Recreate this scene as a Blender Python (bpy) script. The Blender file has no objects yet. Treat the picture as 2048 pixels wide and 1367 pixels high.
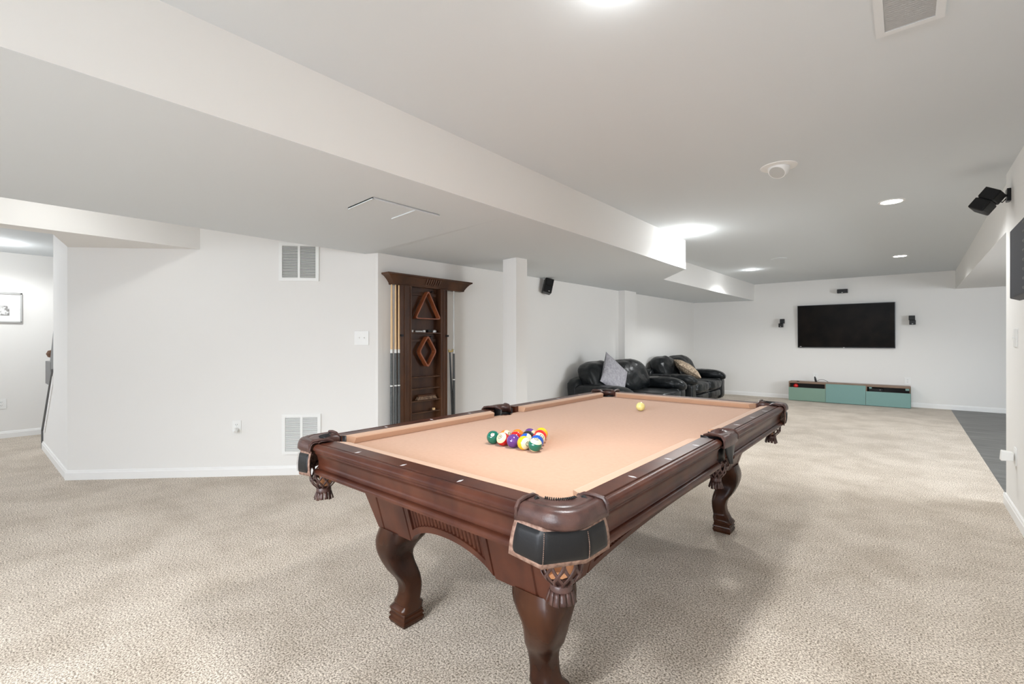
import bpy, bmesh, math, random
from math import sin, cos, pi, radians as R_
from mathutils import Vector, Matrix, noise
random.seed(7)
SC = bpy.context.scene
COL = SC.collection

# ------------------------------------------------------------------ camera
cam_d = bpy.data.cameras.new('camera')
cam_d.sensor_width = 36.0
cam_d.lens = 932.7 / 2048 * 36
cam_d.shift_y = -2.5 / 2048
cam_d.clip_start = 0.02
cam = bpy.data.objects.new('camera', cam_d)
cam.location = (0, 0, 1.215)
cam.rotation_euler = (R_(90), 0, R_(40.193))
COL.objects.link(cam)
SC.camera = cam

# ------------------------------------------------------------------ world, exposure
w = bpy.data.worlds.new('world'); SC.world = w; w.use_nodes = True
w.node_tree.nodes['Background'].inputs[0].default_value = (0.62, 0.74, 1.0, 1)
w.node_tree.nodes['Background'].inputs[1].default_value = 1.0
SC.view_settings.view_transform = 'Standard'
SC.view_settings.look = 'None'
SC.view_settings.exposure = 0.30
SC.view_settings.gamma = 1.0
SC.view_settings.use_curve_mapping = False
SC.cycles.max_bounces = 10
SC.cycles.diffuse_bounces = 6
SC.cycles.sample_clamp_indirect = 6.0
SC.cycles.use_denoising = True

def area(name, loc, rot, sx, sy, power, color=(1, 1, 1), spread=180):
    l = bpy.data.lights.new(name, 'AREA'); l.shape = 'RECTANGLE'; l.size = sx; l.size_y = sy
    l.energy = power; l.color = color; l.spread = R_(spread)
    o = bpy.data.objects.new(name, l); o.location = loc; o.rotation_euler = rot; COL.objects.link(o)
    return o
# added fill from an unseen patio window behind camera; daylight from the alcove window
DAY = 1.0
area('fill_patio', (-1.2, -3.38, 1.3), (R_(68), 0, 0), 3.2, 1.8, 78 * DAY, (0.94, 0.97, 1.0), 95)
area('daylight_alcove', (3.88, 6.2, 1.45), (R_(90), 0, R_(90)), 2.2, 1.2, 110 * DAY, (0.92, 0.95, 0.98))
area('daylight_left_room', (-7.0, -3.38, 1.3), (R_(90), 0, 0), 1.6, 1.4, 25 * DAY, (0.95, 0.97, 1.0))

# ------------------------------------------------------------------ materials
def mat(name, col, rough=0.6, spec=0.5, metal=0.0, var=None, bump=None, coat=0.0, emit=None, sheen=0.0):
    """var=(scale, colour2, detail, (sx,sy,sz)); bump=(scale, strength, distance)"""
    m = bpy.data.materials.new(name); m.use_nodes = True
    nt = m.node_tree; b = nt.nodes['Principled BSDF']
    b.inputs['Base Color'].default_value = (*col, 1)
    b.inputs['Roughness'].default_value = rough
    b.inputs['Specular IOR Level'].default_value = spec
    b.inputs['Metallic'].default_value = metal
    b.inputs['Coat Weight'].default_value = coat
    b.inputs['Coat Roughness'].default_value = 0.12
    b.inputs['Sheen Weight'].default_value = sheen
    if emit:
        b.inputs['Emission Color'].default_value = (*emit[0], 1)
        b.inputs['Emission Strength'].default_value = emit[1]
    tc = nt.nodes.new('ShaderNodeTexCoord')
    if var:
        sc, c2, det, st = var
        mp = nt.nodes.new('ShaderNodeMapping'); mp.inputs['Scale'].default_value = st
        n = nt.nodes.new('ShaderNodeTexNoise'); n.inputs['Scale'].default_value = sc; n.inputs['Detail'].default_value = det
        rp = nt.nodes.new('ShaderNodeValToRGB')
        rp.color_ramp.elements[0].position = 0.35; rp.color_ramp.elements[1].position = 0.65
        rp.color_ramp.elements[0].color = (*col, 1); rp.color_ramp.elements[1].color = (*c2, 1)
        nt.links.new(tc.outputs['Object'], mp.inputs[0]); nt.links.new(mp.outputs[0], n.inputs['Vector'])
        nt.links.new(n.outputs['Fac'], rp.inputs[0]); nt.links.new(rp.outputs[0], b.inputs['Base Color'])
    if bump:
        n2 = nt.nodes.new('ShaderNodeTexNoise'); n2.inputs['Scale'].default_value = bump[0]; n2.inputs['Detail'].default_value = 4
        bp = nt.nodes.new('ShaderNodeBump'); bp.inputs['Strength'].default_value = bump[1]; bp.inputs['Distance'].default_value = bump[2]
        nt.links.new(tc.outputs['Object'], n2.inputs['Vector']); nt.links.new(n2.outputs['Fac'], bp.inputs['Height'])
        nt.links.new(bp.outputs[0], b.inputs['Normal'])
    return m

def carpet_mat():
    m = bpy.data.materials.new('carpet'); m.use_nodes = True
    nt = m.node_tree; b = nt.nodes['Principled BSDF']; L = nt.links.new
    b.inputs['Roughness'].default_value = 0.95; b.inputs['Specular IOR Level'].default_value = 0.1
    b.inputs['Sheen Weight'].default_value = 0.15
    tc = nt.nodes.new('ShaderNodeTexCoord')
    def nz(s, d, r=0.55):
        n = nt.nodes.new('ShaderNodeTexNoise'); n.inputs['Scale'].default_value = s; n.inputs['Detail'].default_value = d
        n.inputs['Roughness'].default_value = r; L(tc.outputs['Object'], n.inputs['Vector']); return n
    f = nz(135, 3.5, 0.80)
    rp = nt.nodes.new('ShaderNodeValToRGB'); e = rp.color_ramp.elements
    e[0].position = 0.40; e[0].color = (0.14, 0.105, 0.072, 1); e[1].position = 0.60; e[1].color = (0.86, 0.77, 0.665, 1)
    k = e.new(0.48); k.color = (0.49, 0.42, 0.345, 1)
    L(f.outputs['Fac'], rp.inputs[0])
    p = nz(2.6, 5, 0.65)
    rp2 = nt.nodes.new('ShaderNodeValToRGB'); e = rp2.color_ramp.elements
    e[0].position = 0.36; e[0].color = (0.84, 0.82, 0.79, 1); e[1].position = 0.6; e[1].color = (1.06, 1.06, 1.06, 1)
    L(p.outputs['Fac'], rp2.inputs[0])
    mx = nt.nodes.new('ShaderNodeMixRGB'); mx.blend_type = 'MULTIPLY'; mx.inputs[0].default_value = 1
    L(rp.outputs[0], mx.inputs[1]); L(rp2.outputs[0], mx.inputs[2]); L(mx.outputs[0], b.inputs['Base Color'])
    bp = nt.nodes.new('ShaderNodeBump'); bp.inputs['Strength'].default_value = 0.6; bp.inputs['Distance'].default_value = 0.006
    L(f.outputs['Fac'], bp.inputs['Height']); L(bp.outputs[0], b.inputs['Normal'])
    return m

def plank_mat():
    m = bpy.data.materials.new('grey_plank_floor'); m.use_nodes = True
    nt = m.node_tree; b = nt.nodes['Principled BSDF']; L = nt.links.new
    b.inputs['Roughness'].default_value = 0.42
    tc = nt.nodes.new('ShaderNodeTexCoord'); mp = nt.nodes.new('ShaderNodeMapping')
    mp.inputs['Scale'].default_value = (1.0, 9.0, 1.0); L(tc.outputs['Object'], mp.inputs[0])
    n = nt.nodes.new('ShaderNodeTexNoise'); n.inputs['Scale'].default_value = 2.2; n.inputs['Detail'].default_value = 6
    n.inputs['Distortion'].default_value = 0.6; L(mp.outputs[0], n.inputs['Vector'])
    rp = nt.nodes.new('ShaderNodeValToRGB'); e = rp.color_ramp.elements
    e[0].position = 0.3; e[0].color = (0.075, 0.075, 0.07, 1); e[1].position = 0.72; e[1].color = (0.19, 0.185, 0.175, 1)
    L(n.outputs['Fac'], rp.inputs[0])
    br = nt.nodes.new('ShaderNodeTexBrick'); br.inputs['Scale'].default_value = 1.0
    br.inputs['Brick Width'].default_value = 1.2; br.inputs['Row Height'].default_value = 0.18; br.inputs['Mortar Size'].default_value = 0.0025
    br.inputs['Color1'].default_value = (1, 1, 1, 1); br.inputs['Color2'].default_value = (0.88, 0.88, 0.88, 1); br.inputs['Mortar'].default_value = (0.45, 0.45, 0.45, 1)
    L(tc.outputs['Object'], br.inputs['Vector'])
    mx = nt.nodes.new('ShaderNodeMixRGB'); mx.blend_type = 'MULTIPLY'; mx.inputs[0].default_value = 1
    L(rp.outputs[0], mx.inputs[1]); L(br.outputs['Color'], mx.inputs[2]); L(mx.outputs[0], b.inputs['Base Color'])
    return m

def ball_mat(name, colour, stripe):
    """colour follows the ball's own axis: cream poles and a coloured belt when striped"""
    m = bpy.data.materials.new(name); m.use_nodes = True
    nt = m.node_tree; b = nt.nodes['Principled BSDF']; L = nt.links.new
    b.inputs['Roughness'].default_value = 0.08; b.inputs['Coat Weight'].default_value = 0.5; b.inputs['Coat Roughness'].default_value = 0.04
    b.inputs['Base Color'].default_value = (*colour, 1)
    if stripe:
        tc = nt.nodes.new('ShaderNodeTexCoord'); sp = nt.nodes.new('ShaderNodeSeparateXYZ'); L(tc.outputs['Object'], sp.inputs[0])
        ab = nt.nodes.new('ShaderNodeMath'); ab.operation = 'ABSOLUTE'; L(sp.outputs['Z'], ab.inputs[0])
        gt = nt.nodes.new('ShaderNodeMath'); gt.operation = 'GREATER_THAN'; gt.inputs[1].default_value = 0.0286 * 0.52; L(ab.outputs[0], gt.inputs[0])
        mx = nt.nodes.new('ShaderNodeMixRGB'); mx.inputs[1].default_value = (*colour, 1); mx.inputs[2].default_value = (0.76, 0.67, 0.44, 1)
        L(gt.outputs[0], mx.inputs[0]); L(mx.outputs[0], b.inputs['Base Color'])
    return m

def picture_mat():
    m = bpy.data.materials.new('print_paper'); m.use_nodes = True
    nt = m.node_tree; b = nt.nodes['Principled BSDF']; L = nt.links.new
    b.inputs['Roughness'].default_value = 0.3
    tc = nt.nodes.new('ShaderNodeTexCoord')
    n = nt.nodes.new('ShaderNodeTexNoise'); n.inputs['Scale'].default_value = 22; n.inputs['Detail'].default_value = 5
    L(tc.outputs['Object'], n.inputs['Vector'])
    rp = nt.nodes.new('ShaderNodeValToRGB'); e = rp.color_ramp.elements
    e[0].position = 0.42; e[0].color = (0.22, 0.21, 0.2, 1); e[1].position = 0.56; e[1].color = (0.85, 0.85, 0.84, 1)
    L(n.outputs['Fac'], rp.inputs[0]); L(rp.outputs[0], b.inputs['Base Color'])
    return m

M = dict(
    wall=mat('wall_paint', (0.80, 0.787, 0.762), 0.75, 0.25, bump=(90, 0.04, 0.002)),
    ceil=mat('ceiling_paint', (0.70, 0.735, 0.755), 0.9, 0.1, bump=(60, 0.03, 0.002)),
    trim=mat('white_trim', (0.84, 0.835, 0.82), 0.4, 0.4),
    carpet=carpet_mat(), plank=plank_mat(),
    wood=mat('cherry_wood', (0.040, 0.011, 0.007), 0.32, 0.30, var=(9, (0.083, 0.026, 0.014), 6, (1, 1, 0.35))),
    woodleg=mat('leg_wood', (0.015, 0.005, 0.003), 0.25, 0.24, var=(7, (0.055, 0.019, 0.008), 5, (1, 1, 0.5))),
    rackwood=mat('rack_wood', (0.042, 0.016, 0.008), 0.3, 0.3, var=(6, (0.095, 0.040, 0.018), 6, (1, 1, 0.3)), coat=0.0),
    orangewood=mat('rack_triangle_wood', (0.30, 0.085, 0.03), 0.35, 0.5, var=(12, (0.20, 0.055, 0.02), 4, (1, 1, 1)), coat=0.3),
    cloth=mat('tan_felt', (0.50, 0.295, 0.195), 0.95, 0.1, var=(60, (0.52, 0.31, 0.207), 3, (1, 1, 1)), bump=(500, 0.1, 0.0006), sheen=0.2),
    cushcloth=mat('tan_cushion_felt', (0.49, 0.297, 0.192), 0.95, 0.1, bump=(500, 0.1, 0.0006), sheen=0.25),
    sight=mat('pearl_inlay', (0.82, 0.80, 0.82), 0.2, 0.6),
    leather=mat('brown_leather', (0.045, 0.020, 0.017), 0.33, 0.45, var=(30, (0.085, 0.040, 0.032), 5, (1, 1, 1)), bump=(350, 0.35, 0.001)),
    pad=mat('black_padded_leather', (0.008, 0.008, 0.009), 0.38, 0.3, bump=(260, 0.2, 0.0008)),
    rim=mat('worn_leather_edge', (0.16, 0.085, 0.06), 0.55, 0.4, var=(90, (0.34, 0.22, 0.17), 4, (1, 1, 1))),
    black=mat('black_leather_lining', (0.008, 0.007, 0.008), 0.4, 0.3),
    blackplastic=mat('black_plastic', (0.006, 0.006, 0.006), 0.3, 0.25),
    darkgrey=mat('dark_grey_plastic', (0.045, 0.048, 0.060), 0.5, 0.25, bump=(400, 0.15, 0.0006)),
    sofa=mat('black_sofa_leather', (0.005, 0.0065, 0.008), 0.32, 0.30, var=(5, (0.011, 0.013, 0.014), 4, (1, 1, 1)), bump=(11, 0.5, 0.02)),
    greypillow=mat('grey_pillow_fabric', (0.33, 0.32, 0.35), 0.9, 0.15, var=(30, (0.46, 0.45, 0.48), 6, (1, 1, 1)), bump=(40, 0.3, 0.004)),
    tanpillow=mat('tan_patterned_fabric', (0.20, 0.15, 0.11), 0.9, 0.15, var=(42, (0.56, 0.45, 0.33), 5, (1, 1, 1)), bump=(60, 0.3, 0.003)),
    screen=mat('tv_screen', (0.003, 0.0025, 0.002), 0.3, 0.06, var=(4, (0.010, 0.007, 0.005), 6, (1, 1, 1))),
    bezel=mat('tv_bezel', (0.012, 0.015, 0.018), 0.3, 0.5),
    green=mat('sage_green_front', (0.20, 0.31, 0.245), 0.45, 0.4),
    greenr=mat('sage_teal_front', (0.185, 0.325, 0.30), 0.45, 0.4),
    oak=mat('grey_oak_veneer', (0.20, 0.125, 0.085), 0.5, 0.4, var=(5, (0.27, 0.185, 0.13), 6, (1, 12, 12))),
    slatback=mat('dark_interior', (0.035, 0.028, 0.025), 0.6),
    red=mat('red_plastic', (0.65, 0.02, 0.02), 0.25),
    grille=mat('vent_dark', (0.16, 0.16, 0.155), 0.8),
    ceilgrille=mat('vent_grey', (0.08, 0.08, 0.08), 0.8),
    ventframe=mat('vent_frame_grey', (0.74, 0.76, 0.77), 0.5),
    ceilslat=mat('vent_slat_grey', (0.42, 0.42, 0.41), 0.6),
    plate=mat('white_plastic', (0.83, 0.83, 0.81), 0.35, 0.4),
    slot=mat('socket_slot', (0.05, 0.05, 0.05), 0.6),
    lamp=mat('lamp_glow', (1, 1, 1), 0.5, emit=((1.0, 0.97, 0.92), 14.0)),
    lampoff=mat('lamp_off_glass', (0.5, 0.5, 0.48), 0.35),
    rod=mat('brass', (0.55, 0.42, 0.18), 0.3, metal=1.0),
    shaft=mat('maple_shaft', (0.74, 0.50, 0.26), 0.3, 0.5),
    paleshaft=mat('pale_shaft', (0.60, 0.60, 0.58), 0.3, 0.5),
    grip=mat('speckled_grip', (0.025, 0.027, 0.027), 0.6, var=(300, (0.16, 0.17, 0.17), 2, (1, 1, 1))),
    butt=mat('black_butt', (0.015, 0.016, 0.016), 0.3),
    joint=mat('joint_white', (0.78, 0.78, 0.76), 0.3),
    brushwood=mat('brush_bristle', (0.10, 0.055, 0.035), 0.8, var=(80, (0.34, 0.23, 0.15), 3, (1, 1, 1))),
    cue_white=mat('cue_ball_cream', (0.80, 0.72, 0.30), 0.1, 0.5, var=(35, (0.70, 0.60, 0.20), 4, (1, 1, 1)), coat=0.5),
    numwhite=mat('number_white', (0.76, 0.72, 0.58), 0.15, coat=0.4),
    numblack=mat('number_black', (0.01, 0.01, 0.01), 0.2),
    frame_silver=mat('silver_frame', (0.55, 0.55, 0.54), 0.35, metal=0.4),
    paper=picture_mat(),
    stairgrey=mat('grey_stair_paint', (0.13, 0.13, 0.13), 0.45),
    railbrown=mat('brown_wood', (0.16, 0.085, 0.05), 0.4),
    tan_cup=mat('tan_net_cup', (0.50, 0.23, 0.10), 0.6),
    glass=mat('pane_glass', (0.8, 0.9, 1.0), 0.05, emit=((0.62, 0.76, 1.0), 1.6)),
)

# ------------------------------------------------------------------ mesh builder
class MB:
    def __init__(s): s.v = []; s.f = []
    def add(s, vs, fs, T=None):
        k = len(s.v)
        for p in vs:
            p = Vector(p)
            s.v.append(T(p) if T else p)
        s.f += [[i + k for i in f] for f in fs]
        return s
    def box(s, x0, x1, y0, y1, z0, z1, T=None):
        vs = [(x, y, z) for x in (x0, x1) for y in (y0, y1) for z in (z0, z1)]
        return s.add(vs, [(0, 1, 3, 2), (4, 6, 7, 5), (0, 4, 5, 1), (2, 3, 7, 6), (0, 2, 6, 4), (1, 5, 7, 3)], T)
    def loft(s, rings, closed=True, cap=True, T=None):
        n = len(rings[0]); vs = [p for r in rings for p in r]; fs = []
        for i in range(len(rings) - 1):
            for j in range(n if closed else n - 1):
                a = i * n + j; b = i * n + (j + 1) % n
                fs.append((a, b, b + n, a + n))
        if cap and closed:
            fs.append(tuple(range(n))); fs.append(tuple((len(rings) - 1) * n + j for j in range(n)))
        return s.add(vs, fs, T)
    def prism(s, poly, z0, z1, T=None):
        return s.loft([[(x, y, z0) for x, y in poly], [(x, y, z1) for x, y in poly]], T=T)
    def extr(s, prof, fn, t0, t1, T=None):
        """prof list of (a,b); fn(a,b,t) -> point"""
        return s.loft([[fn(a, b, t0) for a, b in prof], [fn(a, b, t1) for a, b in prof]], T=T)
    def tube(s, path, r, n=8, cap=True, T=None):
        path = [Vector(p) for p in path]; rings = []
        rr = r if isinstance(r, (list, tuple)) else [r] * len(path)
        up = None
        for i, p in enumerate(path):
            d = (path[min(i + 1, len(path) - 1)] - path[max(i - 1, 0)]).normalized()
            if up is None:
                up = Vector((0, 0, 1)) if abs(d.z) < 0.9 else Vector((1, 0, 0))
            a = d.cross(up).normalized(); up = a.cross(d).normalized()
            rings.append([p + (a * cos(2 * pi * k / n) + up * sin(2 * pi * k / n)) * rr[i] for k in range(n)])
        return s.loft(rings, cap=cap, T=T)
    def lathe(s, prof, n=24, c=(0, 0, 0), a0=0.0, a1=2 * pi, T=None):
        full = abs(a1 - a0 - 2 * pi) < 1e-6
        m = n if full else n + 1
        rings = [[(c[0] + r * cos(a0 + (a1 - a0) * k / n), c[1] + r * sin(a0 + (a1 - a0) * k / n), c[2] + z) for k in range(m)] for r, z in prof]
        return s.loft(rings, closed=full, cap=full, T=T)
    def grid(s, fn, nu, nv, T=None):
        vs = [fn(i / nu, j / nv) for i in range(nu + 1) for j in range(nv + 1)]
        fs = [(i * (nv + 1) + j, (i + 1) * (nv + 1) + j, (i + 1) * (nv + 1) + j + 1, i * (nv + 1) + j + 1) for i in range(nu) for j in range(nv)]
        return s.add(vs, fs, T)
    def build(s, name, m, parent=None, smooth=35, bevel=None, solid=None, loc=None, rot=None, sub=0):
        me = bpy.data.meshes.new(name)
        me.from_pydata([tuple(p) for p in s.v], [], s.f); me.update()
        bm = bmesh.new(); bm.from_mesh(me)
        bmesh.ops.remove_doubles(bm, verts=bm.verts, dist=1e-5)
        bmesh.ops.recalc_face_normals(bm, faces=bm.faces)
        bm.to_mesh(me); bm.free()
        if smooth:
            for p in me.polygons: p.use_smooth = True
            me.set_sharp_from_angle(angle=R_(smooth))
        me.materials.append(M[m] if isinstance(m, str) else m)
        o = bpy.data.objects.new(name, me); COL.objects.link(o)
        if parent: o.parent = parent
        if loc: o.location = loc
        if rot: o.rotation_euler = rot
        if solid:
            md = o.modifiers.new('solid', 'SOLIDIFY'); md.thickness = solid; md.offset = 0
        if bevel:
            md = o.modifiers.new('bevel', 'BEVEL'); md.width = bevel; md.segments = 2; md.limit_method = 'ANGLE'; md.angle_limit = R_(40)
        if sub:
            md = o.modifiers.new('sub', 'SUBSURF'); md.levels = sub; md.render_levels = sub
        return o

def tag(o, label=None, cat=None, group=None, kind=None):
    if label: o['label'] = label
    if cat: o['category'] = cat
    if group: o['group'] = group
    if kind: o['kind'] = kind
    return o
def thing(name, label, cat, loc=(0, 0, 0), rz=0, group=None):
    o = bpy.data.objects.new(name, None); COL.objects.link(o); o.empty_display_size = 0.05
    o.location = loc; o.rotation_euler = (0, 0, rz)
    return tag(o, label, cat, group)
def struct(o, label=None, cat=None): return tag(o, label, cat, kind='structure')
def copy_tree(o, parent=None):
    c = o.copy(); COL.objects.link(c)
    if parent: c.parent = parent
    for ch in list(o.children): copy_tree(ch, c)
    return c

# ------------------------------------------------------------------ room shell
H = 2.45
YB = 11.28
S = lambda n, l, c: None
def sbox(name, label, cat, b, m='wall'):
    return struct(MB().box(*b).build(name, m, smooth=0), label, cat)

struct(MB().prism([(-9, -3.6), (0.57, -3.6), (0.57, 5.03), (0.605, 5.03), (0.605, YB + .1), (-4.2, YB + .1), (-4.2, 3.0), (-9, 3.0)], -0.05, 0.0).build('floor', 'carpet', smooth=0),
       'beige cut pile carpet over most of the room floor', 'carpet')
struct(MB().prism([(0.57, 2.4), (4.1, 2.4), (4.1, YB + .1), (0.605, YB + .1), (0.605, 5.03), (0.57, 5.03)], -0.05, -0.006).build('floor', 'plank', smooth=0),
       'dark grey wood look plank floor beyond the carpet edge at right', 'floor')
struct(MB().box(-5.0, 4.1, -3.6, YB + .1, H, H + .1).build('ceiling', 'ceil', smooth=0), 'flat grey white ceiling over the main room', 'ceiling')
struct(MB().box(-9, -5.0, -3.6, 3.0, 2.32, 2.4).build('ceiling', 'ceil', smooth=0), 'white ceiling of the side room at far left', 'ceiling')
sbox('wall_back', 'white far wall with the television', 'wall', (-4.2, 4.1, YB, YB + .1, -.05, H))
sbox('wall_right', 'white right wall in the foreground ending at the alcove', 'wall', (0.57, 0.69, -3.6, 5.03, -.05, H))
sbox('wall_alcove_right', 'white side wall of the alcove at right', 'wall', (4.0, 4.1, 2.4, YB, -.05, H))
sbox('wall_alcove_front', 'white near wall of the alcove', 'wall', (0.69, 4.0, 2.4, 2.5, -.05, H))
sbox('wall_front', 'white wall behind the photographer', 'wall', (-9, 0.57, -3.6, -3.5, -.05, H))
sbox('wall_far_left', 'white far left wall of the side room', 'wall', (-8.7, -8.6, -3.5, 3.0, -.05, 2.45))
sbox('wall_stair_back', 'white wall closing the stairwell', 'wall', (-8.6, -5.6, 1.75, 1.85, -.05, 2.45))
# left wall, very slightly out of square as in the photo
struct(MB().prism([(-3.715, 2.485), (-3.86, YB), (-4.1, YB), (-4.1, 2.2)], -.05, H).build('wall_left', 'wall', smooth=0), 'white left wall behind the cue rack and sofas', 'wall')
# diagonal wall with the return vents
struct(MB().prism([(-5.6, 0.605), (-3.715, 2.49), (-3.8, 2.60), (-5.645, 0.75)], -.05, H).build('wall_diagonal', 'wall', smooth=0), 'white angled wall with two return vents', 'wall')
sbox('wall_stair_side', 'white side face of the angled wall beside the stairs', 'wall', (-6.56, -5.6, 0.606, 0.72, -.05, 2.40))
# stair skirt (slanting away from the wall end down to the floor)
sk = struct(MB().extr([(-6.56, 0.0), (-7.43, 0.0), (-7.43, 0.20), (-6.56, 0.90)], lambda a, b, t: (a, t, b), 0.606, 0.70).build('trim_1', 'wall', smooth=0), 'white slanted stair skirt at the wall end', 'stair skirt')
MB().extr([(-7.43, 0.0), (-7.455, 0.0), (-7.455, 0.21), (-6.56, 0.93), (-6.56, 0.90), (-7.43, 0.20)], lambda a, b, t: (a, t, b), 0.59, 0.72).build('edge_strip', 'stairgrey', sk, smooth=0)
MB().extr([(-7.33, 0.20), (-7.25, 0.20), (-6.56, 0.77), (-6.56, 0.86)], lambda a, b, t: (a, t, b), 0.598, 0.607).build('raised_moulding', 'trim', sk, smooth=0)

# dropped soffit with jog, slightly uneven underside
LE = [(-3.6, -3.85, 2.0), (2.40, -3.80, 2.012), (2.5, -4.0, 2.014), (4.3, -4.0, 2.044), (5.76, -4.0, 2.058), (6.52, -4.0, 2.065), (7.4, -4.0, 2.073), (YB + .02, -4.0, 2.112)]
RX = {-3.6: -2.07, 2.40: -2.07, 2.5: -2.07, 4.3: -2.07, 5.76: -2.07, 6.52: -2.66, 7.4: -2.645, YB + .02: -2.548}
mb = MB()
rings = []
for y, xl, zl in LE:
    xr = RX[y]
    rings.append([(xl, y, zl), (xr, y, 2.095), (xr, y, H + .01), (xl, y, H + .01)])
mb.loft(rings)
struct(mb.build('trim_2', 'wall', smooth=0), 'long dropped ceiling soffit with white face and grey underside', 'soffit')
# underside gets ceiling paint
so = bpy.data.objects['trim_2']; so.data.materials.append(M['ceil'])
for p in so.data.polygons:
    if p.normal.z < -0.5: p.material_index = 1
# short beam at the side room
b = MB().prism([(-4.82, -3.6), (-4.82, 1.39), (-5.6, 0.61), (-5.0, 0.46), (-5.0, -3.6)], 2.032, H + .02).build('trim_3', 'wall', smooth=0)
struct(b, 'white dropped beam in front of the side room at left', 'beam')
# right soffit over the alcove edge
struct(MB().loft([[(0.60, 4.9, 2.07), (1.6, 4.9, 2.10), (1.6, 4.9, H + .01), (0.60, 4.9, H + .01)],
                  [(0.665, YB + .02, 2.125), (1.6, YB + .02, 2.125), (1.6, YB + .02, H + .01), (0.665, YB + .02, H + .01)]]).build('trim_4', 'wall', smooth=0), 'dropped soffit along the alcove edge at right', 'soffit')
struct(MB().box(1.6, 4.0, 2.5, YB, 2.125, 2.2).build('ceiling', 'ceil', smooth=0), 'lower ceiling of the alcove', 'ceiling')
struct(MB().box(0.69, 1.6, 2.5, 4.9, 2.10, 2.2).build('ceiling', 'ceil', smooth=0), 'lower ceiling of the alcove behind the right wall', 'ceiling')
# column and pilaster
sbox('support_column', 'white square column left of the pool table', 'column', (-3.193, -3.015, 3.635, 3.812, 0, 2.075))
sbox('wall_pilaster', 'white pilaster on the left wall between the two sofas', 'pilaster', (-3.85, -3.675, 7.34, 7.78, 0, 2.09))

# baseboards
def baseboard(name, p0, p1, label, h=0.085, t=0.014, side=1):
    p0 = Vector((*p0, 0)); p1 = Vector((*p1, 0)); d = (p1 - p0).normalized(); n = Vector((d.y, -d.x, 0)) * side
    prof = [(0, 0), (t, 0), (t, h * .72), (t * .75, h * .78), (t * .6, h * .93), (t * .25, h), (0, h)]
    o = MB().loft([[p + n * a + Vector((0, 0, z)) for a, z in prof] for p in (p0, p1)]).build(name, 'trim', smooth=25)
    return struct(o, label, 'baseboard')
baseboard('baseboard_diagonal', (-5.606, 0.597), (-3.715, 2.49), 'white baseboard under the angled wall')
baseboard('baseboard_stair_side', (-7.43, 0.606), (-5.6, 0.606), 'white baseboard beside the stairs')
baseboard('baseboard_back', (-3.85, YB), (4.0, YB), 'white baseboard along the far wall')
baseboard('baseboard_right', (0.57, 5.03), (0.57, -3.5), 'white baseboard on the near right wall')
baseboard('baseboard_right_end', (0.69, 5.03), (0.556, 5.03), 'white baseboard on the right wall end')
baseboard('baseboard_left', (-3.717, 2.5), (-3.86, YB), 'white baseboard under the left wall')
baseboard('baseboard_far_left', (-8.6, -3.5), (-8.6, 1.75), 'white baseboard in the side room')

# unseen windows: patio one added to carry fill light, alcove one for daylight
def window(n, x0, x1, z0, z1, place, label):
    o = MB().box(x0, x1, 0, .04, z0, z0 + .06).box(x0, x1, 0, .04, z1 - .06, z1).box(x0, x0 + .06, 0, .04, z0, z1).box(x1 - .06, x1, 0, .04, z0, z1) \
        .box((x0 + x1) / 2 - .03, (x0 + x1) / 2 + .03, 0, .04, z0, z1).build('window_%d' % n, 'trim', smooth=0, loc=place[0], rot=(0, 0, place[1]))
    struct(o, label, 'window')
    MB().box(x0 + .05, x1 - .05, .0, .01, z0 + .05, z1 - .05).build('pane', 'glass', o, smooth=0)
window(1, -1.7, 1.7, 0.15, 2.2, ((-1.2, -3.5, 0), 0), 'wide unseen patio window added for fill light behind the photographer')
window(2, -1.2, 1.2, 0.8, 2.05, ((3.99, 6.2, 0), R_(90)), 'window on the alcove side wall')
window(3, -0.9, 0.9, 0.6, 2.0, ((-7.0, -3.5, 0), 0), 'window of the side room')

# ------------------------------------------------------------------ recessed lights
def spot(loc, power, size=100, blend=0.8, rad=0.05, aim=None, col=(0.975, 1.0, 1.01)):
    l = bpy.data.lights.new('downlight', 'SPOT'); l.energy = power; l.spot_size = R_(size); l.spot_blend = blend; l.shadow_soft_size = rad; l.color = col
    o = bpy.data.objects.new('downlight', l); o.location = loc; COL.objects.link(o)
    if aim: o.rotation_euler = (Vector(aim) - Vector(loc)).to_track_quat('-Z', 'Y').to_euler()
def halo(loc, power, col=(0.98, 1.0, 1.0), rad=0.03):
    l = bpy.data.lights.new('bulb', 'POINT'); l.energy = power; l.shadow_soft_size = rad; l.color = col
    o = bpy.data.objects.new('bulb', l); o.location = loc; COL.objects.link(o)
def downlight(x, y, z, label, r=0.075, on=True):
    t = thing('recessed_light', label, 'ceiling light', (x, y, z), group='recessed ceiling lights')
    MB().lathe([(r, -0.001), (r + .004, -0.006), (r + .02, -0.005), (r + .022, 0.0), (r, 0.0)], 40).build('trim_ring', 'trim', t)
    MB().lathe([(0.0005, -0.004), (r * .6, -0.0045), (r, -0.003), (r, -0.001), (0.0005, -0.001)], 40).build('lens', 'lamp', t)
    return t
SP = 62
for x, y, lab, pw in [(-0.098, 5.333, 'glowing round recessed ceiling light nearer the right wall', 60),
                  (-0.067, 8.84, 'glowing recessed ceiling light at right in front of the television', 55),
                  (-2.06, 8.879, 'small glowing recessed light beside the far soffit', 85),
                  (-1.874, 5.302, 'brightest recessed light close to the soffit corner', 100),
                  (-0.751, 1.43, 'recessed light at the top edge of the photo above the table', 105)]:
    downlight(x, y, H, lab)
    spot((x, y, H - .03), pw, 150, 0.5, rad=.11)
halo((-1.874, 5.302, H - .06), 9)
halo((-0.751, 1.43, H - .05), 1.8)
halo((-2.06, 8.879, H - .05), 2.0)
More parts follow.
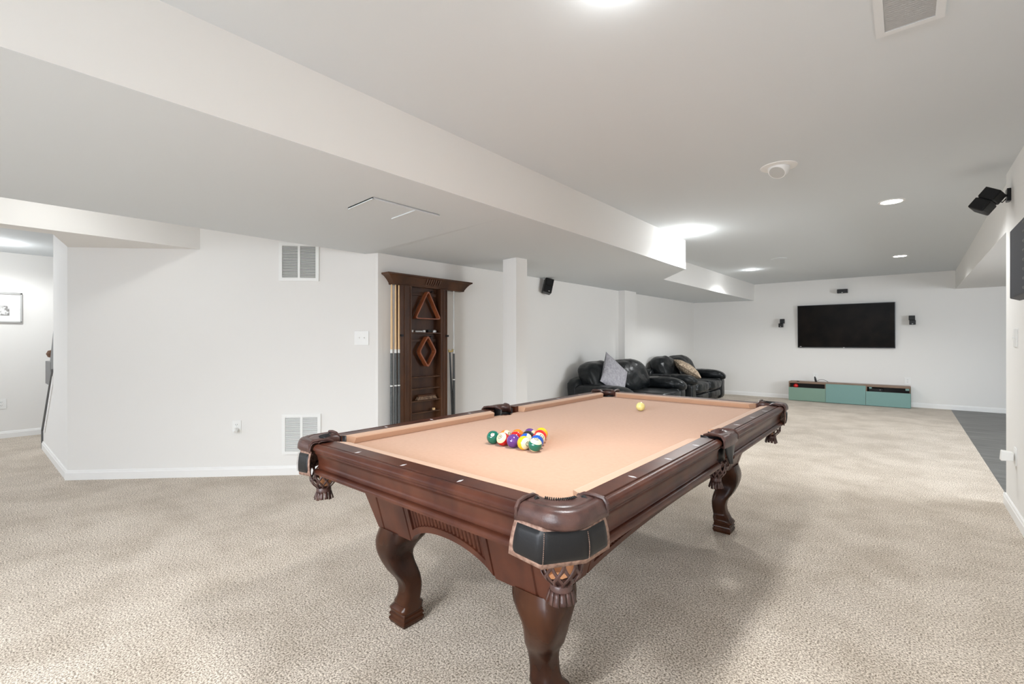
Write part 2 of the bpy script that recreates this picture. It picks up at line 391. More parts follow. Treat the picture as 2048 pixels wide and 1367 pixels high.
for x, y in [(-0.75, -1.2), (-4.3, 0.35), (-4.3, -1.8)]:  # unseen lamps; the first is strong added fill for column and soffit face
    downlight(x, y, H, 'unseen recessed ceiling light assumed near the photographer')
    spot((x, y, H - .03), 185 if x > -1 else 4, 150, 0.5, rad=.11)
halo((-4.3, 0.35, H - .06), 3.6)
downlight(-3.0, -0.6, 2.05, 'unseen recessed light added in the soffit behind the photographer')
spot((-3.0, -0.6, 2.02), 8, 140, 0.6, rad=.12)  # added lamp, brightens the carpet under the soffit
for x, y, pw in [(-7.75, 0.22, 34), (-7.0, -2.0, 6)]:
    downlight(x, y, 2.32, 'recessed ceiling light of the side room')
    spot((x, y, 2.29), pw, 160, 0.4); halo((x, y, 2.2), pw * .22)
downlight(2.4, 6.5, 2.125, 'recessed ceiling light of the alcove')
spot((2.4, 6.5, 2.09), 45, 150, .5)
# eyeball fixture that is switched off
t = thing('eyeball_light', 'unlit white eyeball ceiling light turned sideways', 'ceiling light', (-0.69, 3.751, H))
MB().lathe([(0.07, 0), (0.068, -0.008), (0.115, -0.004), (0.117, 0.0)], 40).build('trim_ring', 'trim', t)
eb = MB().lathe([(0.0005, 0.07)] + [(0.07 * sin(a), 0.07 * cos(a)) for a in [pi * k / 14 for k in range(1, 10)]] + [(0.055, -0.043), (0.0005, -0.040)], 32).build('eyeball', 'trim', t, loc=(0, 0, -0.012), rot=(R_(-32), R_(12), 0))
MB().lathe([(0.0005, -0.046), (0.050, -0.044), (0.052, -0.038), (0.0005, -0.036)], 28).build('lamp_face', 'lampoff', eb)
# flat smoke detector base / blank plate on far ceiling
tag(MB().lathe([(0.0005, -0.008), (0.10, -0.006), (0.105, 0), (0.0005, 0)], 36).build('blank_plate', 'ceil', loc=(-1.46, 7.96, H)), 'flat round painted cover plate on the far ceiling', 'cover plate')

# ------------------------------------------------------------------ vents
def vent(name, label, w_, h_, place, panes=2, slats=22, gm='grille', group=None, cat='vent', vertical=True):
    """local frame: x right, z up, -y out of wall"""
    t = thing(name, label, cat, group=group)
    t.matrix_world = place
    fr = 0.028
    mb = MB()
    mb.box(-w_ / 2, w_ / 2, -.012, 0, -h_ / 2, -h_ / 2 + fr).box(-w_ / 2, w_ / 2, -.012, 0, h_ / 2 - fr, h_ / 2)
    mb.box(-w_ / 2, -w_ / 2 + fr, -.012, 0, -h_ / 2 + fr, h_ / 2 - fr).box(w_ / 2 - fr, w_ / 2, -.012, 0, -h_ / 2 + fr, h_ / 2 - fr)
    for k in range(1, panes):
        x = -w_ / 2 + w_ * k / panes
        mb.box(x - .01, x + .01, -.011, 0, -h_ / 2 + fr, h_ / 2 - fr)
    mb.build('frame', 'plate' if gm == 'grille' else 'ventframe', t, smooth=0)
    MB().box(-w_ / 2 + .01, w_ / 2 - .01, -.0025, 0, -h_ / 2 + .01, h_ / 2 - .01).build('backing', gm, t, smooth=0)
    sl = MB(); n = slats; hh = h_ - 2 * fr
    lo, hi = (.30, .28) if gm == 'grille' else (.20, .0)
    for k in range(n):
        z = -hh / 2 + hh * (k + .5) / n
        sl.add([(-w_ / 2 + fr, -.0095, z - hh / n * lo), (w_ / 2 - fr, -.0095, z - hh / n * lo), (w_ / 2 - fr, -.003, z + hh / n * hi), (-w_ / 2 + fr, -.003, z + hh / n * hi),
                (-w_ / 2 + fr, -.0105, z - hh / n * .22), (w_ / 2 - fr, -.0105, z - hh / n * .22), (w_ / 2 - fr, -.004, z + hh / n * .36), (-w_ / 2 + fr, -.004, z + hh / n * .36)],
               [(0, 1, 2, 3), (4, 5, 6, 7), (0, 1, 5, 4), (3, 2, 6, 7), (0, 4, 7, 3), (1, 5, 6, 2)])
    sl.build('louvres', 'plate' if gm == 'grille' else 'ceilslat', t, smooth=0)
    return t
def wall_m(x, y, z, ang):   # ang: direction (deg) of local +x in the plan; -y points into the room
    return Matrix.Translation((x, y, z)) @ Matrix.Rotation(R_(ang), 4, 'Z')
n45 = 0.7071
vent('wall_vent', 'white louvred return vent high on the angled wall, cut off by the soffit', 0.35, 0.345, wall_m(-4.214 , 1.991, 1.93, 45), slats=26)
vent('wall_vent', 'white louvred return vent low on the angled wall above the baseboard', 0.34, 0.365, wall_m(-4.199, 2.006, 0.368, 45), slats=26)
cm = lambda x, y, z, a: Matrix.Translation((x, y, z)) @ Matrix.Rotation(R_(a), 4, 'Z') @ Matrix.Rotation(R_(90), 4, 'X')
vent('ceiling_vent', 'grey louvred ceiling vent at the top right of the photo', 0.205, 0.30, Matrix.Translation((0.010, 2.25, H)) @ Matrix.Rotation(R_(90), 4, 'X'), panes=1, slats=17, gm='ceilgrille')
av = tag(MB().box(-.14, .14, -.26, .26, -.006, 0).box(-.13, .13, .06, .065, -.012, -.006).box(-.14, .14, -.26, -.252, -.011, 0).box(.132, .14, -.26, .26, -.011, 0).build('access_panel', 'ceil', smooth=0), 'flat painted access panel under the long soffit', 'access panel')
av.location = (-2.575, 1.855, 2.069); av.rotation_euler = (0, R_(-2.7), 0)

# ------------------------------------------------------------------ wall plates
def plate(label, place, kind='outlet', w_=.075, h_=.12, plug=None, cat='outlet', name='wall_outlet', group=None):
    t = thing(name, label, cat, group=group); t.matrix_world = place
    MB().box(-w_ / 2, w_ / 2, -.006, 0, -h_ / 2, h_ / 2).build('cover_plate', 'plate', t, smooth=0, bevel=.002)
    if kind == 'outlet':
        for s in (-1, 1):
            r = MB().lathe([(0.0005, 0), (.017, 0), (.017, -.003), (.0005, -.003)], 20, T=lambda p: Vector((p.x, p.z - .006, p.y + s * .02))).build('receptacle', 'plate', t)
            MB().box(-.008, -.0055, -.0095, -.0088, s * .02 - .003, s * .02 + .008).box(.0055, .008, -.0095, -.0088, s * .02 - .003, s * .02 + .008).box(-.002, .002, -.0095, -.0088, s * .02 - .011, s * .02 - .007).build('slots', 'slot', r, smooth=0)
    else:
        k = {'switch1': [0], 'switch2': [-.022, .022]}[kind]
        for x in k:
            MB().box(x - .005, x + .005, -.0075, -.005, -.013, .013).build('switch_slot', 'slot' if False else 'trim', t, smooth=0)
            MB().box(x - .004, x + .004, -.02, -.006, -.002, .008).build('toggle', 'plate', t, smooth=0, bevel=.001)
    if plug:
        MB().tube([(0, -.008, -.022), (0, -.03, -.024), (.014, -.052, -.034)], [.020, .021, .014], 14).build('night_light', 'plate', t)
    return t
o = plate('white double toggle switch on the angled wall beside the cue rack', wall_m(-3.822, 2.383, 1.24, 45), 'switch2', .13, .13, cat='light switch', name='light_switch')
o = plate('white outlet with a plug-in fixture on the angled wall', wall_m(-4.597, 1.608, .44, 45), plug=True)
plate('white outlet above the left part of the media console', wall_m(-1.41, YB, .49, 0), w_=.085, h_=.13)
plate('white outlet above the right end of the media console', wall_m(.022, YB, .475, 0), w_=.09, h_=.13)
plate('white toggle switch plate on the near right wall', wall_m(.57, 4.615, 1.235, -90), 'switch1', .13, .125, cat='light switch', name='light_switch')
plate('white outlet low on the side room wall', wall_m(-8.6, .33, .43, 90), w_=.09, h_=.125)
# plug in device on the right wall
t = thing('plug_in_night_light', 'white plug-in night light in the outlet of the near right wall', 'night light')
t.matrix_world = wall_m(.57, 4.63, .43, -90)
MB().box(-.035, .035, -.006, 0, -.06, .06).build('cover_plate', 'plate', t, smooth=0, bevel=.002)
MB().loft([[(-.03, -.012, -.03), (.03, -.012, -.03), (.03, -.012, .025), (-.03, -.012, .025)], [(-.034, -.05, -.034), (.034, -.05, -.034), (.034, -.05, .03), (-.034, -.05, .03)], [(-.03, -.075, -.036), (.03, -.075, -.036), (.03, -.07, .032), (-.03, -.07, .032)]]).build('body', 'plate', t, bevel=.005)

# ------------------------------------------------------------------ pool table
CX, CY = -1.276, 2.206
PT = thing('pool_table', 'large dark cherry pool table with tan cloth in the centre of the room', 'pool table', (CX, CY, 0))
SPY = -0.05       # side pocket position along the table
XO, YO = 0.690, 1.300

# slate bed with cloth, pocket mouths cut out
def arc(cx, cy, r, a0, a1, n=10): return [(cx + r * cos(R_(a0 + (a1 - a0) * k / n)), cy + r * sin(R_(a0 + (a1 - a0) * k / n))) for k in range(n + 1)]
poly = []
poly += arc(.585, -1.190, .062, 195, 75, 10)          # near right corner (concave)
poly += [(.60, SPY - .055)] + arc(.612, SPY, .052, 255, 105, 10) + [(.60, SPY + .055)]
poly += [(x, -y) for x, y in reversed(arc(.585, -1.190, .062, 195, 75, 10))]
left = [(-x, y) for x, y in reversed(poly)]
bed = MB().prism(poly + left, .735, .765).build('cloth_bed', 'cloth', PT, smooth=0)
tag(bed, 'tan cloth covered playing surface')

# rail cross-section (outward, height)
PROF = [(.603, .800), (.656, .800), (.6585, .7945), (.6615, .7945), (.664, .7995), (.672, .8005), (.680, .798), (.687, .792), (.690, .785), (.688, .777), (.681, .7735), (.6835, .769),
        (.681, .763), (.676, .760), (.672, .750), (.668, .735), (.667, .722), (.670, .712), (.675, .7085), (.668, .7055), (.668, .7035), (.678, .7010), (.683, .697), (.685, .690), (.683, .683), (.676, .680), (.612, .680), (.603, .740)]
CUSH = [(.558, .7915), (.5605, .7945), (.570, .7970), (.6035, .8003), (.6035, .7665), (.566, .7665), (.5595, .784)]
def rail(side, t0, t1, sights, m0, m1):
    """side: ('x',sign) long rails, ('y',sign) end rails; m0/m1 pocket cut widths at the cushion ends"""
    ax, s = side
    if ax == 'x': fn = lambda a, b, t: (s * a, t, b)
    else: fn = lambda a, b, t: (t, s * (a + (YO - XO if a > .62 else .602)), b)
    r = MB().extr(PROF, fn, t0, t1).build('rail', 'wood', PT, smooth=40)
    # cushion with angled facings
    def cf(a, b, end):
        k = (a - .558) / .0455
        t = (t0 + m0[0] + (m0[1] - m0[0]) * k) if end == 0 else (t1 - m1[0] - (m1[1] - m1[0]) * k)
        if ax == 'x': return (s * a, t, b)
        return (t, s * (a + .602), b)
    MB().loft([[cf(a, b, 0) for a, b in CUSH], [cf(a, b, 1) for a, b in CUSH]]).build('cushion', 'cushcloth', r, smooth=40)
    for q in sights:
        if ax == 'x': pts = [(s * .624, q), (s * .638, q + .0045), (s * .652, q), (s * .638, q - .0045)]
        else: pts = [(q, s * 1.236), (q + .0045, s * 1.250), (q, s * 1.264), (q - .0045, s * 1.250)]
        MB().prism(pts, .799, .8006).build('sight', 'sight', r, smooth=0)
    return r
# side rails near/far on both sides
for s in (-1, 1):
    rail(('x', s), -1.135, SPY - .10, [-.881, -.600, -.318], (.045, .010), (.044, .030))
    rail(('x', s), SPY + .10, 1.135, [.271, .572, .866], (.044, .030), (.045, .010))
    rail(('y', s), -.525, .525, [-.282, -.007, .267], (.045, .010), (.045, .010))

# pocket castings ---------------------------------------------------
def corner_pocket(sx, sy):
    T = lambda p: Vector((sx * p.x, -sy * p.y, p.z))     # authored for the (+x, -y) corner
    pk = None
    ci = (.556, -1.166)
    def inner(s, r=.055):
        a = R_(-124 + 152 * s); return Vector((ci[0] + r * cos(a), ci[1] + r * sin(a), 0))
    def outer(s, off=0.0):
        X, Y, rr = XO + .001, -(YO + .006), .078
        L1 = (X - rr) - .528; L2 = rr * pi / 2; L3 = -1.138 - (Y + rr); L = L1 + L2 + L3; d = s * L
        if d < L1: p = Vector((.528 + d, Y, 0)); n = Vector((0, -1, 0))
        elif d < L1 + L2:
            a = -pi / 2 + (d - L1) / rr; n = Vector((cos(a), sin(a), 0)); p = Vector((X - rr, Y + rr, 0)) + n * rr
        else: p = Vector((X, Y + rr + d - L1 - L2, 0)); n = Vector((1, 0, 0))
        return p + n * off
    rows = [(0.0, -.002, .772), (0.0, 0, .797), (.05, 0, .8055), (.25, 0, .810), (.5, 0, .8105), (.62, 0, .8095), (.66, 0, .8065), (.71, 0, .8095), (.86, 0, .810), (.95, 0, .807), (1.0, 0, .800), (1.0, .004, .787), (1.0, .005, .774), (1.0, -.004, .766), (.9, 0, .766)]
    def fn(u, v):
        k = v * (len(rows) - 1); i = min(int(k + 1e-6), len(rows) - 1); f, off, z = rows[i]
        if f <= 0: p = inner(u, .055 + off)
        elif f >= 1: p = outer(u, off)
        else: p = inner(u).lerp(outer(u), f)
        e = min(u, 1 - u) * 14
        dz = -0.004 * max(0, 1 - e)
        return Vector((p.x, p.y, z + dz))
    pk = MB().grid(fn, 40, len(rows) - 1, T=T).build('pocket', 'leather', PT, smooth=60, solid=.004)
    # end welts
    for u in (0.02, .98):
        a = inner(u); b_ = outer(u, .004)
        pts = [(a.x, a.y, .803), (*(a.lerp(b_, .25)).xy, .812), (*(a.lerp(b_, .6)).xy, .815), (*(a.lerp(b_, .9)).xy, .812), (b_.x, b_.y, .80), (b_.x, b_.y, .778)]
        MB().tube(pts, [.003, .006, .006, .006, .006, .004], 8, T=T).build('welt', 'leather', pk)
    # folded tabs
    for u, q in ((.14, .33), (.86, .33)):
        a = inner(u).lerp(outer(u), .18); b_ = inner(u).lerp(outer(u), .58)
        d = (b_ - a).normalized(); nn = Vector((-d.y, d.x, 0))
        c0 = a.lerp(b_, .5)
        MB().loft([[(a.x, a.y, .810)] * 4, [(*(c0 + nn * .008).xy, .812), (*(c0 + nn * .003).xy, .8175), (*(c0 - nn * .003).xy, .8175), (*(c0 - nn * .008).xy, .812)], [(b_.x, b_.y, .811)] * 4], T=T).build('tab', 'pad', pk)
    # radial stitches at the mouth
    st = MB()
    for k in range(15):
        u = .26 + .48 * k / 14
        a = inner(u, .057); b_ = inner(u).lerp(outer(u), .28)
        st.tube([(a.x, a.y, .806), (*(a.lerp(b_, .5)).xy, .814), (b_.x, b_.y, .8145)], [.0015, .0022, .0012], 5, T=T)
    st.build('stitching', 'pad', pk)
    # black lining of the mouth
    MB().grid(lambda u, v: Vector((ci[0] + (.062) * cos(R_(-150 + 204 * u)), ci[1] + .062 * sin(R_(-150 + 204 * u)), .800 - .115 * v)), 20, 2, T=T).build('lining', 'black', pk, smooth=60, solid=.004)
    # hanging padded flap in three facets
    top = [(.530, -1.306), (.612, -1.303), (.682, -1.234), (.690, -1.158)]
    bot = [(.514, -1.316), (.613, -1.312), (.676, -1.216), (.692, -1.128)]
    top = [(.528, -1.306), (.614, -1.305), (.684, -1.236), (.690, -1.150)]
    zt = [.774, .770, .770, .774]; zb = [.682, .671, .671, .682]
    def fl(u, v, off=0.0, vb=1.0):
        i = min(int(u * 3), 2); f = u * 3 - i
        ax_ = Vector((top[i][0] * (1 - f) + top[i + 1][0] * f, top[i][1] * (1 - f) + top[i + 1][1] * f, zt[i] * (1 - f) + zt[i + 1] * f))
        bx = Vector((bot[i][0] * (1 - f) + bot[i + 1][0] * f, bot[i][1] * (1 - f) + bot[i + 1][1] * f, zb[i] * (1 - f) + zb[i + 1] * f))
        p = ax_.lerp(bx, v); d = Vector((.7071, -.7071, 0))
        g = Vector(top[i + 1] + (0,)) - Vector(top[i] + (0,)); n = Vector((g.y, -g.x, 0)).normalized()
        if n.dot(d) < 0: n = -n
        bul = .006 * sin(pi * v)
        return p + n * (off + bul)
    flap = MB().grid(lambda u, v: fl(u, v), 30, 8, T=T).build('flap', 'rim', pk, smooth=30, solid=.004)
    for i in range(3):
        ua, ub = i / 3 + (.040 if i == 0 else -.005), (i + 1) / 3 - (.040 if i == 2 else -.005)
        def pf(u, v, ua=ua, ub=ub, i=i):
            uu = ua + (ub - ua) * u; vv = .10 + .78 * v
            if i == 0 and v > .85: uu = max(uu, ua + (v - .85) * .25)
            if i == 2 and v > .85: uu = min(uu, ub - (v - .85) * .25)
            e = min(u, 1 - u, v, 1 - v)
            return fl(uu, vv, .003 + .0045 * min(1, e * 7) ** .5)
        MB().grid(pf, 16, 14, T=T).build('padded_panel', 'pad', flap, smooth=60)
    sd = MB()
    for us in (1 / 3, 2 / 3):
        for k in range(16):
            p0 = fl(us + .001, .12 + .76 * k / 16, .0075); p1 = fl(us + .001, .12 + .76 * (k + .55) / 16, .0075)
            sd.tube([p0, p1], .0011, 4, T=T)
    for k in range(40):
        u = .03 + .94 * k / 39
        p0 = fl(u, .015, .0035); p1 = fl(min(u + .011, .995), .015, .0035)
        sd.tube([p0, p1], .0009, 4, T=T)
    sd.build('stitching', 'rim', flap, smooth=0)
    # webbed net and tassel
    nc = Vector((.603, -1.214, 0))
    net_of(pk, nc, .056, .700, .597, T, tan_cup=True)
    return pk

def net_of(pk, nc, r0, z0, z1, T, tan_cup=False, n=11):
    prof = lambda v: (r0 * (1 - .04 * v) if v < .62 else r0 * (.975 - .52 * ((v - .62) / .38) ** 1.6), z0 + (z1 - z0) * v)
    mb = MB()
    for k in range(n):
        for sg in (-1, 1):
            def strap(u, v, k=k, sg=sg):
                r, z = prof(v); w_ = .0062 * (1.0 + .6 * sin(pi * v))
                a = 2 * pi * (k + .5 * 0) / n + sg * .30 * sin(v * pi * 1.6) + (u - .5) * w_ / max(r, .012)
                return nc + Vector((r * cos(a), r * sin(a), z))
            mb.grid(strap, 1, 12, T=T)
    mb.build('net', 'leather', pk, smooth=60, solid=.0025)
    rb, zb_ = prof(1.0)
    ta = MB()
    m = 12
    ta.lathe([(rb * .9, z1 + .006), (rb * 1.12, z1 - .002), (rb * 1.12, z1 - .014)], 18, c=(nc.x, nc.y, 0), T=T)
    for k in range(m):
        a0 = 2 * pi * k / m; a1 = a0 + 2 * pi / m * .80
        def tf(u, v):
            a = a0 + (a1 - a0) * u; r = rb * 1.15 + .008 * v + .002 * sin(k * 2.1) * v
            return nc + Vector((r * cos(a), r * sin(a), z1 - .014 - .030 * v - .003 * sin(k * 1.7) * v))
        ta.grid(tf, 2, 3, T=T)
    ta.build('tassel', 'leather', pk, smooth=60, solid=.002)
    if tan_cup:
        MB().lathe([(r0 * .80, z0 - .01), (r0 * .82, z0 - .04), (r0 * .55, z1 + .012), (.002, z1 + .008)], 20, c=(nc.x, nc.y, 0), a0=R_(60), a1=R_(230), T=T).build('inner_cup', 'tan_cup', pk, smooth=60)  # tan cup put in to give the orange tint inside the net

def side_pocket(sx):
    T = lambda p: Vector((sx * p.x, p.y + SPY, p.z))
    ci = Vector((.612, 0, 0))
    def inner(s, r=.050):
        a = R_(-112 + 224 * s); return ci + Vector((r * cos(a), r * sin(a), 0))
    def outer(s, off=0):
        return Vector((XO + .004 + off + .006 * sin(pi * s), -.104 + .208 * s, 0))
    rows = [(0.0, .772), (0.0, .797), (.06, .807), (.35, .813), (.6, .811), (.85, .812), (.95, .806), (1.0, .795), (1.0, .775), (1.0, .766), (.8, .766)]
    def fn(u, v):
        i = min(int(v * (len(rows) - 1) + 1e-6), len(rows) - 1); f, z = rows[i]
        p = inner(u).lerp(outer(u, .004 if i in (7, 8) else 0), f)
        if i >= 8 : p = inner(u).lerp(outer(u, .003), f)
        return Vector((p.x, p.y, z))
    pk = MB().grid(fn, 30, len(rows) - 1, T=T).build('pocket', 'leather', PT, smooth=60, solid=.004)
    for u in (0.02, .98):
        a = inner(u); b_ = outer(u, .004)
        pts = [(a.x, a.y, .803), (*(a.lerp(b_, .3)).xy, .814), (*(a.lerp(b_, .65)).xy, .815), (*(a.lerp(b_, .9)).xy, .811), (b_.x, b_.y, .797), (b_.x, b_.y, .774)]
        MB().tube(pts, [.003, .006, .006, .006, .006, .003], 8, T=T).build('welt', 'leather', pk)
    st = MB()
    for k in range(11):
        u = .22 + .56 * k / 10; a = inner(u, .051); b_ = inner(u, .066)
        st.tube([(a.x, a.y, .807), (b_.x, b_.y, .815)], [.0016, .001], 5, T=T)
    st.build('stitching', 'pad', pk)
    MB().grid(lambda u, v: ci + Vector((.055 * cos(R_(-120 + 240 * u)), .055 * sin(R_(-120 + 240 * u)), .800 - .11 * v)), 18, 2, T=T).build('lining', 'black', pk, smooth=60, solid=.004)
    # folded leather flap hanging over the apron joint, tapering
    wv = [(.0, .078), (.35, .062), (.7, .038), (1.0, .016)]
    def ff(u, v):
        for (a, wa), (b2, wb) in zip(wv, wv[1:]):
            if v <= b2 + 1e-6: w_ = wa + (wb - wa) * (v - a) / (b2 - a); break
        y = (u - .5) * 2 * w_
        return Vector((.692 + .004 * v + .008 * (1 - abs(2 * u - 1)), y, .772 - .088 * v))
    MB().grid(ff, 8, 8, T=T).build('flap', 'pad', pk, smooth=40, solid=.004)
    net_of(pk, ci + Vector((.022, 0, 0)), .042, .690, .612, T)
    return pk
for sx, sy in ((1, 1), (-1, 1), (1, -1), (-1, -1)): corner_pocket(sx, sy)
for sx in (1, -1): side_pocket(sx)
# apron backing behind the side pocket gaps
for s in (-1, 1):
    MB().box(s * .60 if s > 0 else -.655, .655 if s > 0 else -.60, SPY - .10, SPY + .10, .69, .755).build('pocket_block', 'wood', PT, smooth=0)

# tapered cabinet with arched, fluted panels -------------------------
ZB, ZT = .42, .700
hx0, hy0 = .446, 1.050; SL = .28
def panel(ax, s):
    half = hx0 if ax == 'y' else hy0
    dist = hy0 if ax == 'y' else hx0
    cpan = .222
    ac = half - cpan            # half length of the arch
    apex = .082 if ax == 'y' else .055
    def zbot(t):
        if abs(t) >= ac: return ZB
        return ZB + apex * (max(0, 1 - (abs(t) / ac) ** 2.2)) ** .75
    nfl = 20 if ax == 'y' else 74
    fa = ac - .030
    cols = []
    def addc(t, k): cols.append((t, k))
    addc(-1.0, 'e')                       # 'e' marks ends (placed at true corner)
    addc(-half + .036, 0); addc(-half + .039, 2); addc(-half + .045, 2); addc(-half + .048, 0)
    addc(-ac - .004, 0); addc(-ac - .002, 2); addc(-ac + .003, 2); addc(-ac + .005, 0)
    addc(-fa - .002, 0)
    for i in range(nfl):
        for q, d in ((0.02, 1.0), (.22, .25), (.5, .0), (.78, .25), (.98, 1.0)):
            addc(-fa + 2 * fa * (i + q) / nfl, ('f', d))
    addc(fa + .002, 0)
    addc(ac - .005, 0); addc(ac - .003, 2); addc(ac + .002, 2); addc(ac + .004, 0)
    addc(half - .048, 0); addc(half - .045, 2); addc(half - .039, 2); addc(half - .036, 0)
    addc(1.0, 'e')
    vs = []; NR = 9
    for t, k in cols:
        for r in range(NR):
            tt = t
            base = zbot(0 if k == 'e' else t) if k != 'e' else ZB
            if r == 0: z = base
            elif r == 1: z = base + .026
            elif r == 2: z = base + .029
            elif r == 6: z = .668
            elif r == 7: z = .671
            elif r == 8: z = ZT
            else: z = base + .029 + (.668 - base - .029) * (r - 2) / 4
            dep = 0
            if k == 2: dep = .005
            elif isinstance(k, tuple) and 2 <= r <= 6: dep = .004 + .009 * k[1]
            o_ = dist + SL * (z - ZB) - dep
            e = half + SL * (z - ZB)
            if k == 'e': tt = t * e
            vs.append((tt, s * o_, z) if ax == 'y' else (s * o_, tt, z))
    n = len(cols); fs = [(i * NR + j, (i + 1) * NR + j, (i + 1) * NR + j + 1, i * NR + j + 1) for i in range(n - 1) for j in range(NR - 1)]
    # inner skin
    m0 = len(vs)
    for t, k in cols:
        for r in (0, 8):
            base = ZB if k == 'e' else zbot(t); z = base if r == 0 else ZT
            o_ = dist + SL * (z - ZB) - .035
            tt = t * (half + SL * (z - ZB)) if k == 'e' else t
            if k == 'e': tt = t * (half + SL * (z - ZB) - .035)
            vs.append((tt, s * o_, z) if ax == 'y' else (s * o_, tt, z))
    for i in range(n - 1):
        fs.append((m0 + 2 * i, m0 + 2 * i + 1, m0 + 2 * i + 3, m0 + 2 * i + 2))
        fs.append((i * NR, (i + 1) * NR, m0 + 2 * i + 2, m0 + 2 * i))
        fs.append((i * NR + 8, (i + 1) * NR + 8, m0 + 2 * i + 3, m0 + 2 * i + 1))
    return MB().add(vs, fs).build('cabinet_panel', 'wood', PT, smooth=25)
for ax in ('y', 'x'):
    for s in (-1, 1): panel(ax, s)
MB().box(-.52, .52, -1.12, 1.12, .695, .735).box(-.05, .05, -1.08, 1.08, .62, .695).build('subframe', 'wood', PT, smooth=0)

# cabriole legs -------------------------------------------------------
LP = [(.425, .455, .285), (.40, .462, .290), (.38, .467, .300), (.36, .4685, .315), (.34, .467, .328), (.32, .4635, .337), (.30, .458, .339), (.28, .451, .336), (.26, .442, .331), (.24, .4325, .325), (.22, .419, .320),
      (.20, .406, .317), (.18, .400, .316), (.16, .398, .317), (.14, .400, .319), (.12, .405, .322), (.10, .415, .325), (.085, .427, .327), (.072, .439, .329), (.064, .444, .330), (.058, .442, .331), (.054, .436, .334)]
def leg(sx, sy):
    # the outline in plan is a square with eased corners; s -> (x = s, y = s + dy)
    mb = MB(); rings = []
    for z, so_, si in LP:
        dy = .60 - (.02 if z < .1 else .0) - .0 + (-.02 * max(0, (.2 - z) / .2))
        c = []
        a = (so_ - si) / 2; m = (so_ + si) / 2; rr = .16 * a
        N = 28
        for k in range(N):
            th = 2 * pi * (k + .5) / N
            ex = 5.2
            den = (abs(cos(th)) ** ex + abs(sin(th)) ** ex) ** (1 / ex)
            px, py = cos(th) / den * a, sin(th) / den * a
            c.append((sx * (m + px), sy * (m + py + dy), z))
        rings.append(c)
    mb.loft(rings)
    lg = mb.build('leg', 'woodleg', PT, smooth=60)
    fo = MB(); fr = []
    for z, o_, i_ in [(.056, .430, .337), (.050, .434, .334), (.046, .431, .337), (.042, .436, .333), (.034, .438, .331), (.030, .433, .335), (.026, .434, .335), (.022, .438, .331), (.012, .439, .331), (.008, .436, .334), (0, .434, .336)]:
        dy = .567
        a = (o_ - i_) / 2; m = (o_ + i_) / 2
        fr.append([(sx * (m + a * p), sy * (m + a * q + dy), z) for p, q in ((1, 1), (-1, 1), (-1, -1), (1, -1))])
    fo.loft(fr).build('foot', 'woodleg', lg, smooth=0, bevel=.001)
for sx in (1, -1):
    for sy in (1, -1): leg(sx, sy)

# ------------------------------------------------------------------ billiard balls
BR = .0286
VIEW = Vector((cam.location.x, cam.location.y, cam.location.z))
def make_ball(name, x, y, colour, stripe, num, pole, label, material=None, group='racked balls on the cloth'):
    z = .765 + BR
    mb = MB(); nu = 28
    mb.lathe([(.00001, -BR)] + [(BR * sin(pi * k / nu), -BR * cos(pi * k / nu)) for k in range(1, nu)] + [(.00001, BR)], 40)
    m = material or ball_mat('ball_' + name, colour, stripe)
    o = mb.build('billiard_ball', m, smooth=180)
    o.location = (x, y, z)
    tag(o, label, 'billiard ball', group)
    if pole is not None:
        # pole given in viewing axes (right, up, towards the photographer)
        d = (VIEW - Vector((x, y, z))).normalized(); rt = Vector((-d.y, d.x, 0)).normalized(); up = d.cross(rt)
        k = max(0, 1 - pole[0] ** 2 - pole[1] ** 2) ** .5
        ax = (rt * pole[0] + up * pole[1] + d * k * (1 if len(pole) < 3 else pole[2])).normalized()
        yax = (up - ax * up.dot(ax)).normalized() if abs(up.dot(ax)) < .98 else (rt - ax * rt.dot(ax)).normalized()
        xax = yax.cross(ax)
        rot = Matrix((xax, yax, ax)).transposed()
        o.rotation_euler = rot.to_euler()
        cap = lambda r0, r1, off, n=24: MB().loft([[(r * cos(2 * pi * q / n), r * sin(2 * pi * q / n), (BR ** 2 - r * r) ** .5 + off) for q in range(n)] for r in (r0, (r0 + r1) / 2, r1)], cap=False)
        if not stripe:
            cap(.0001, .0092, .00012).build('number_spot', 'numwhite', o, smooth=180)
        cap(.0080, .0100, .00022).build('number_ring', 'numblack', o, smooth=180)
        cu = bpy.data.curves.new('number', 'FONT'); cu.body = num; cu.size = .0140 if len(num) == 1 else .0112; cu.align_x = 'CENTER'; cu.align_y = 'CENTER'; cu.offset = .0005
        tmp = bpy.data.objects.new('number_tmp', cu); COL.objects.link(tmp)
        dg = bpy.context.evaluated_depsgraph_get()
        me = bpy.data.meshes.new_from_object(tmp.evaluated_get(dg)); bpy.data.objects.remove(tmp)
        for v in me.vertices:
            v.co.z = (BR ** 2 - v.co.x ** 2 - v.co.y ** 2) ** .5 + .0003
        me.materials.clear(); me.materials.append(M['numblack'])
        no = bpy.data.objects.new('number', me); COL.objects.link(no); no.parent = o
    return o
YEL, BLU, RED, PUR, ORA, GRN, MAR, BLK = (.90, .48, .01), (.006, .08, .42), (.50, .008, .008), (.10, .03, .20), (.86, .20, .015), (.002, .13, .085), (.25, .01, .02), (.012, .012, .014)
bx0, by0, dp = -1.2615, 1.502, .0574
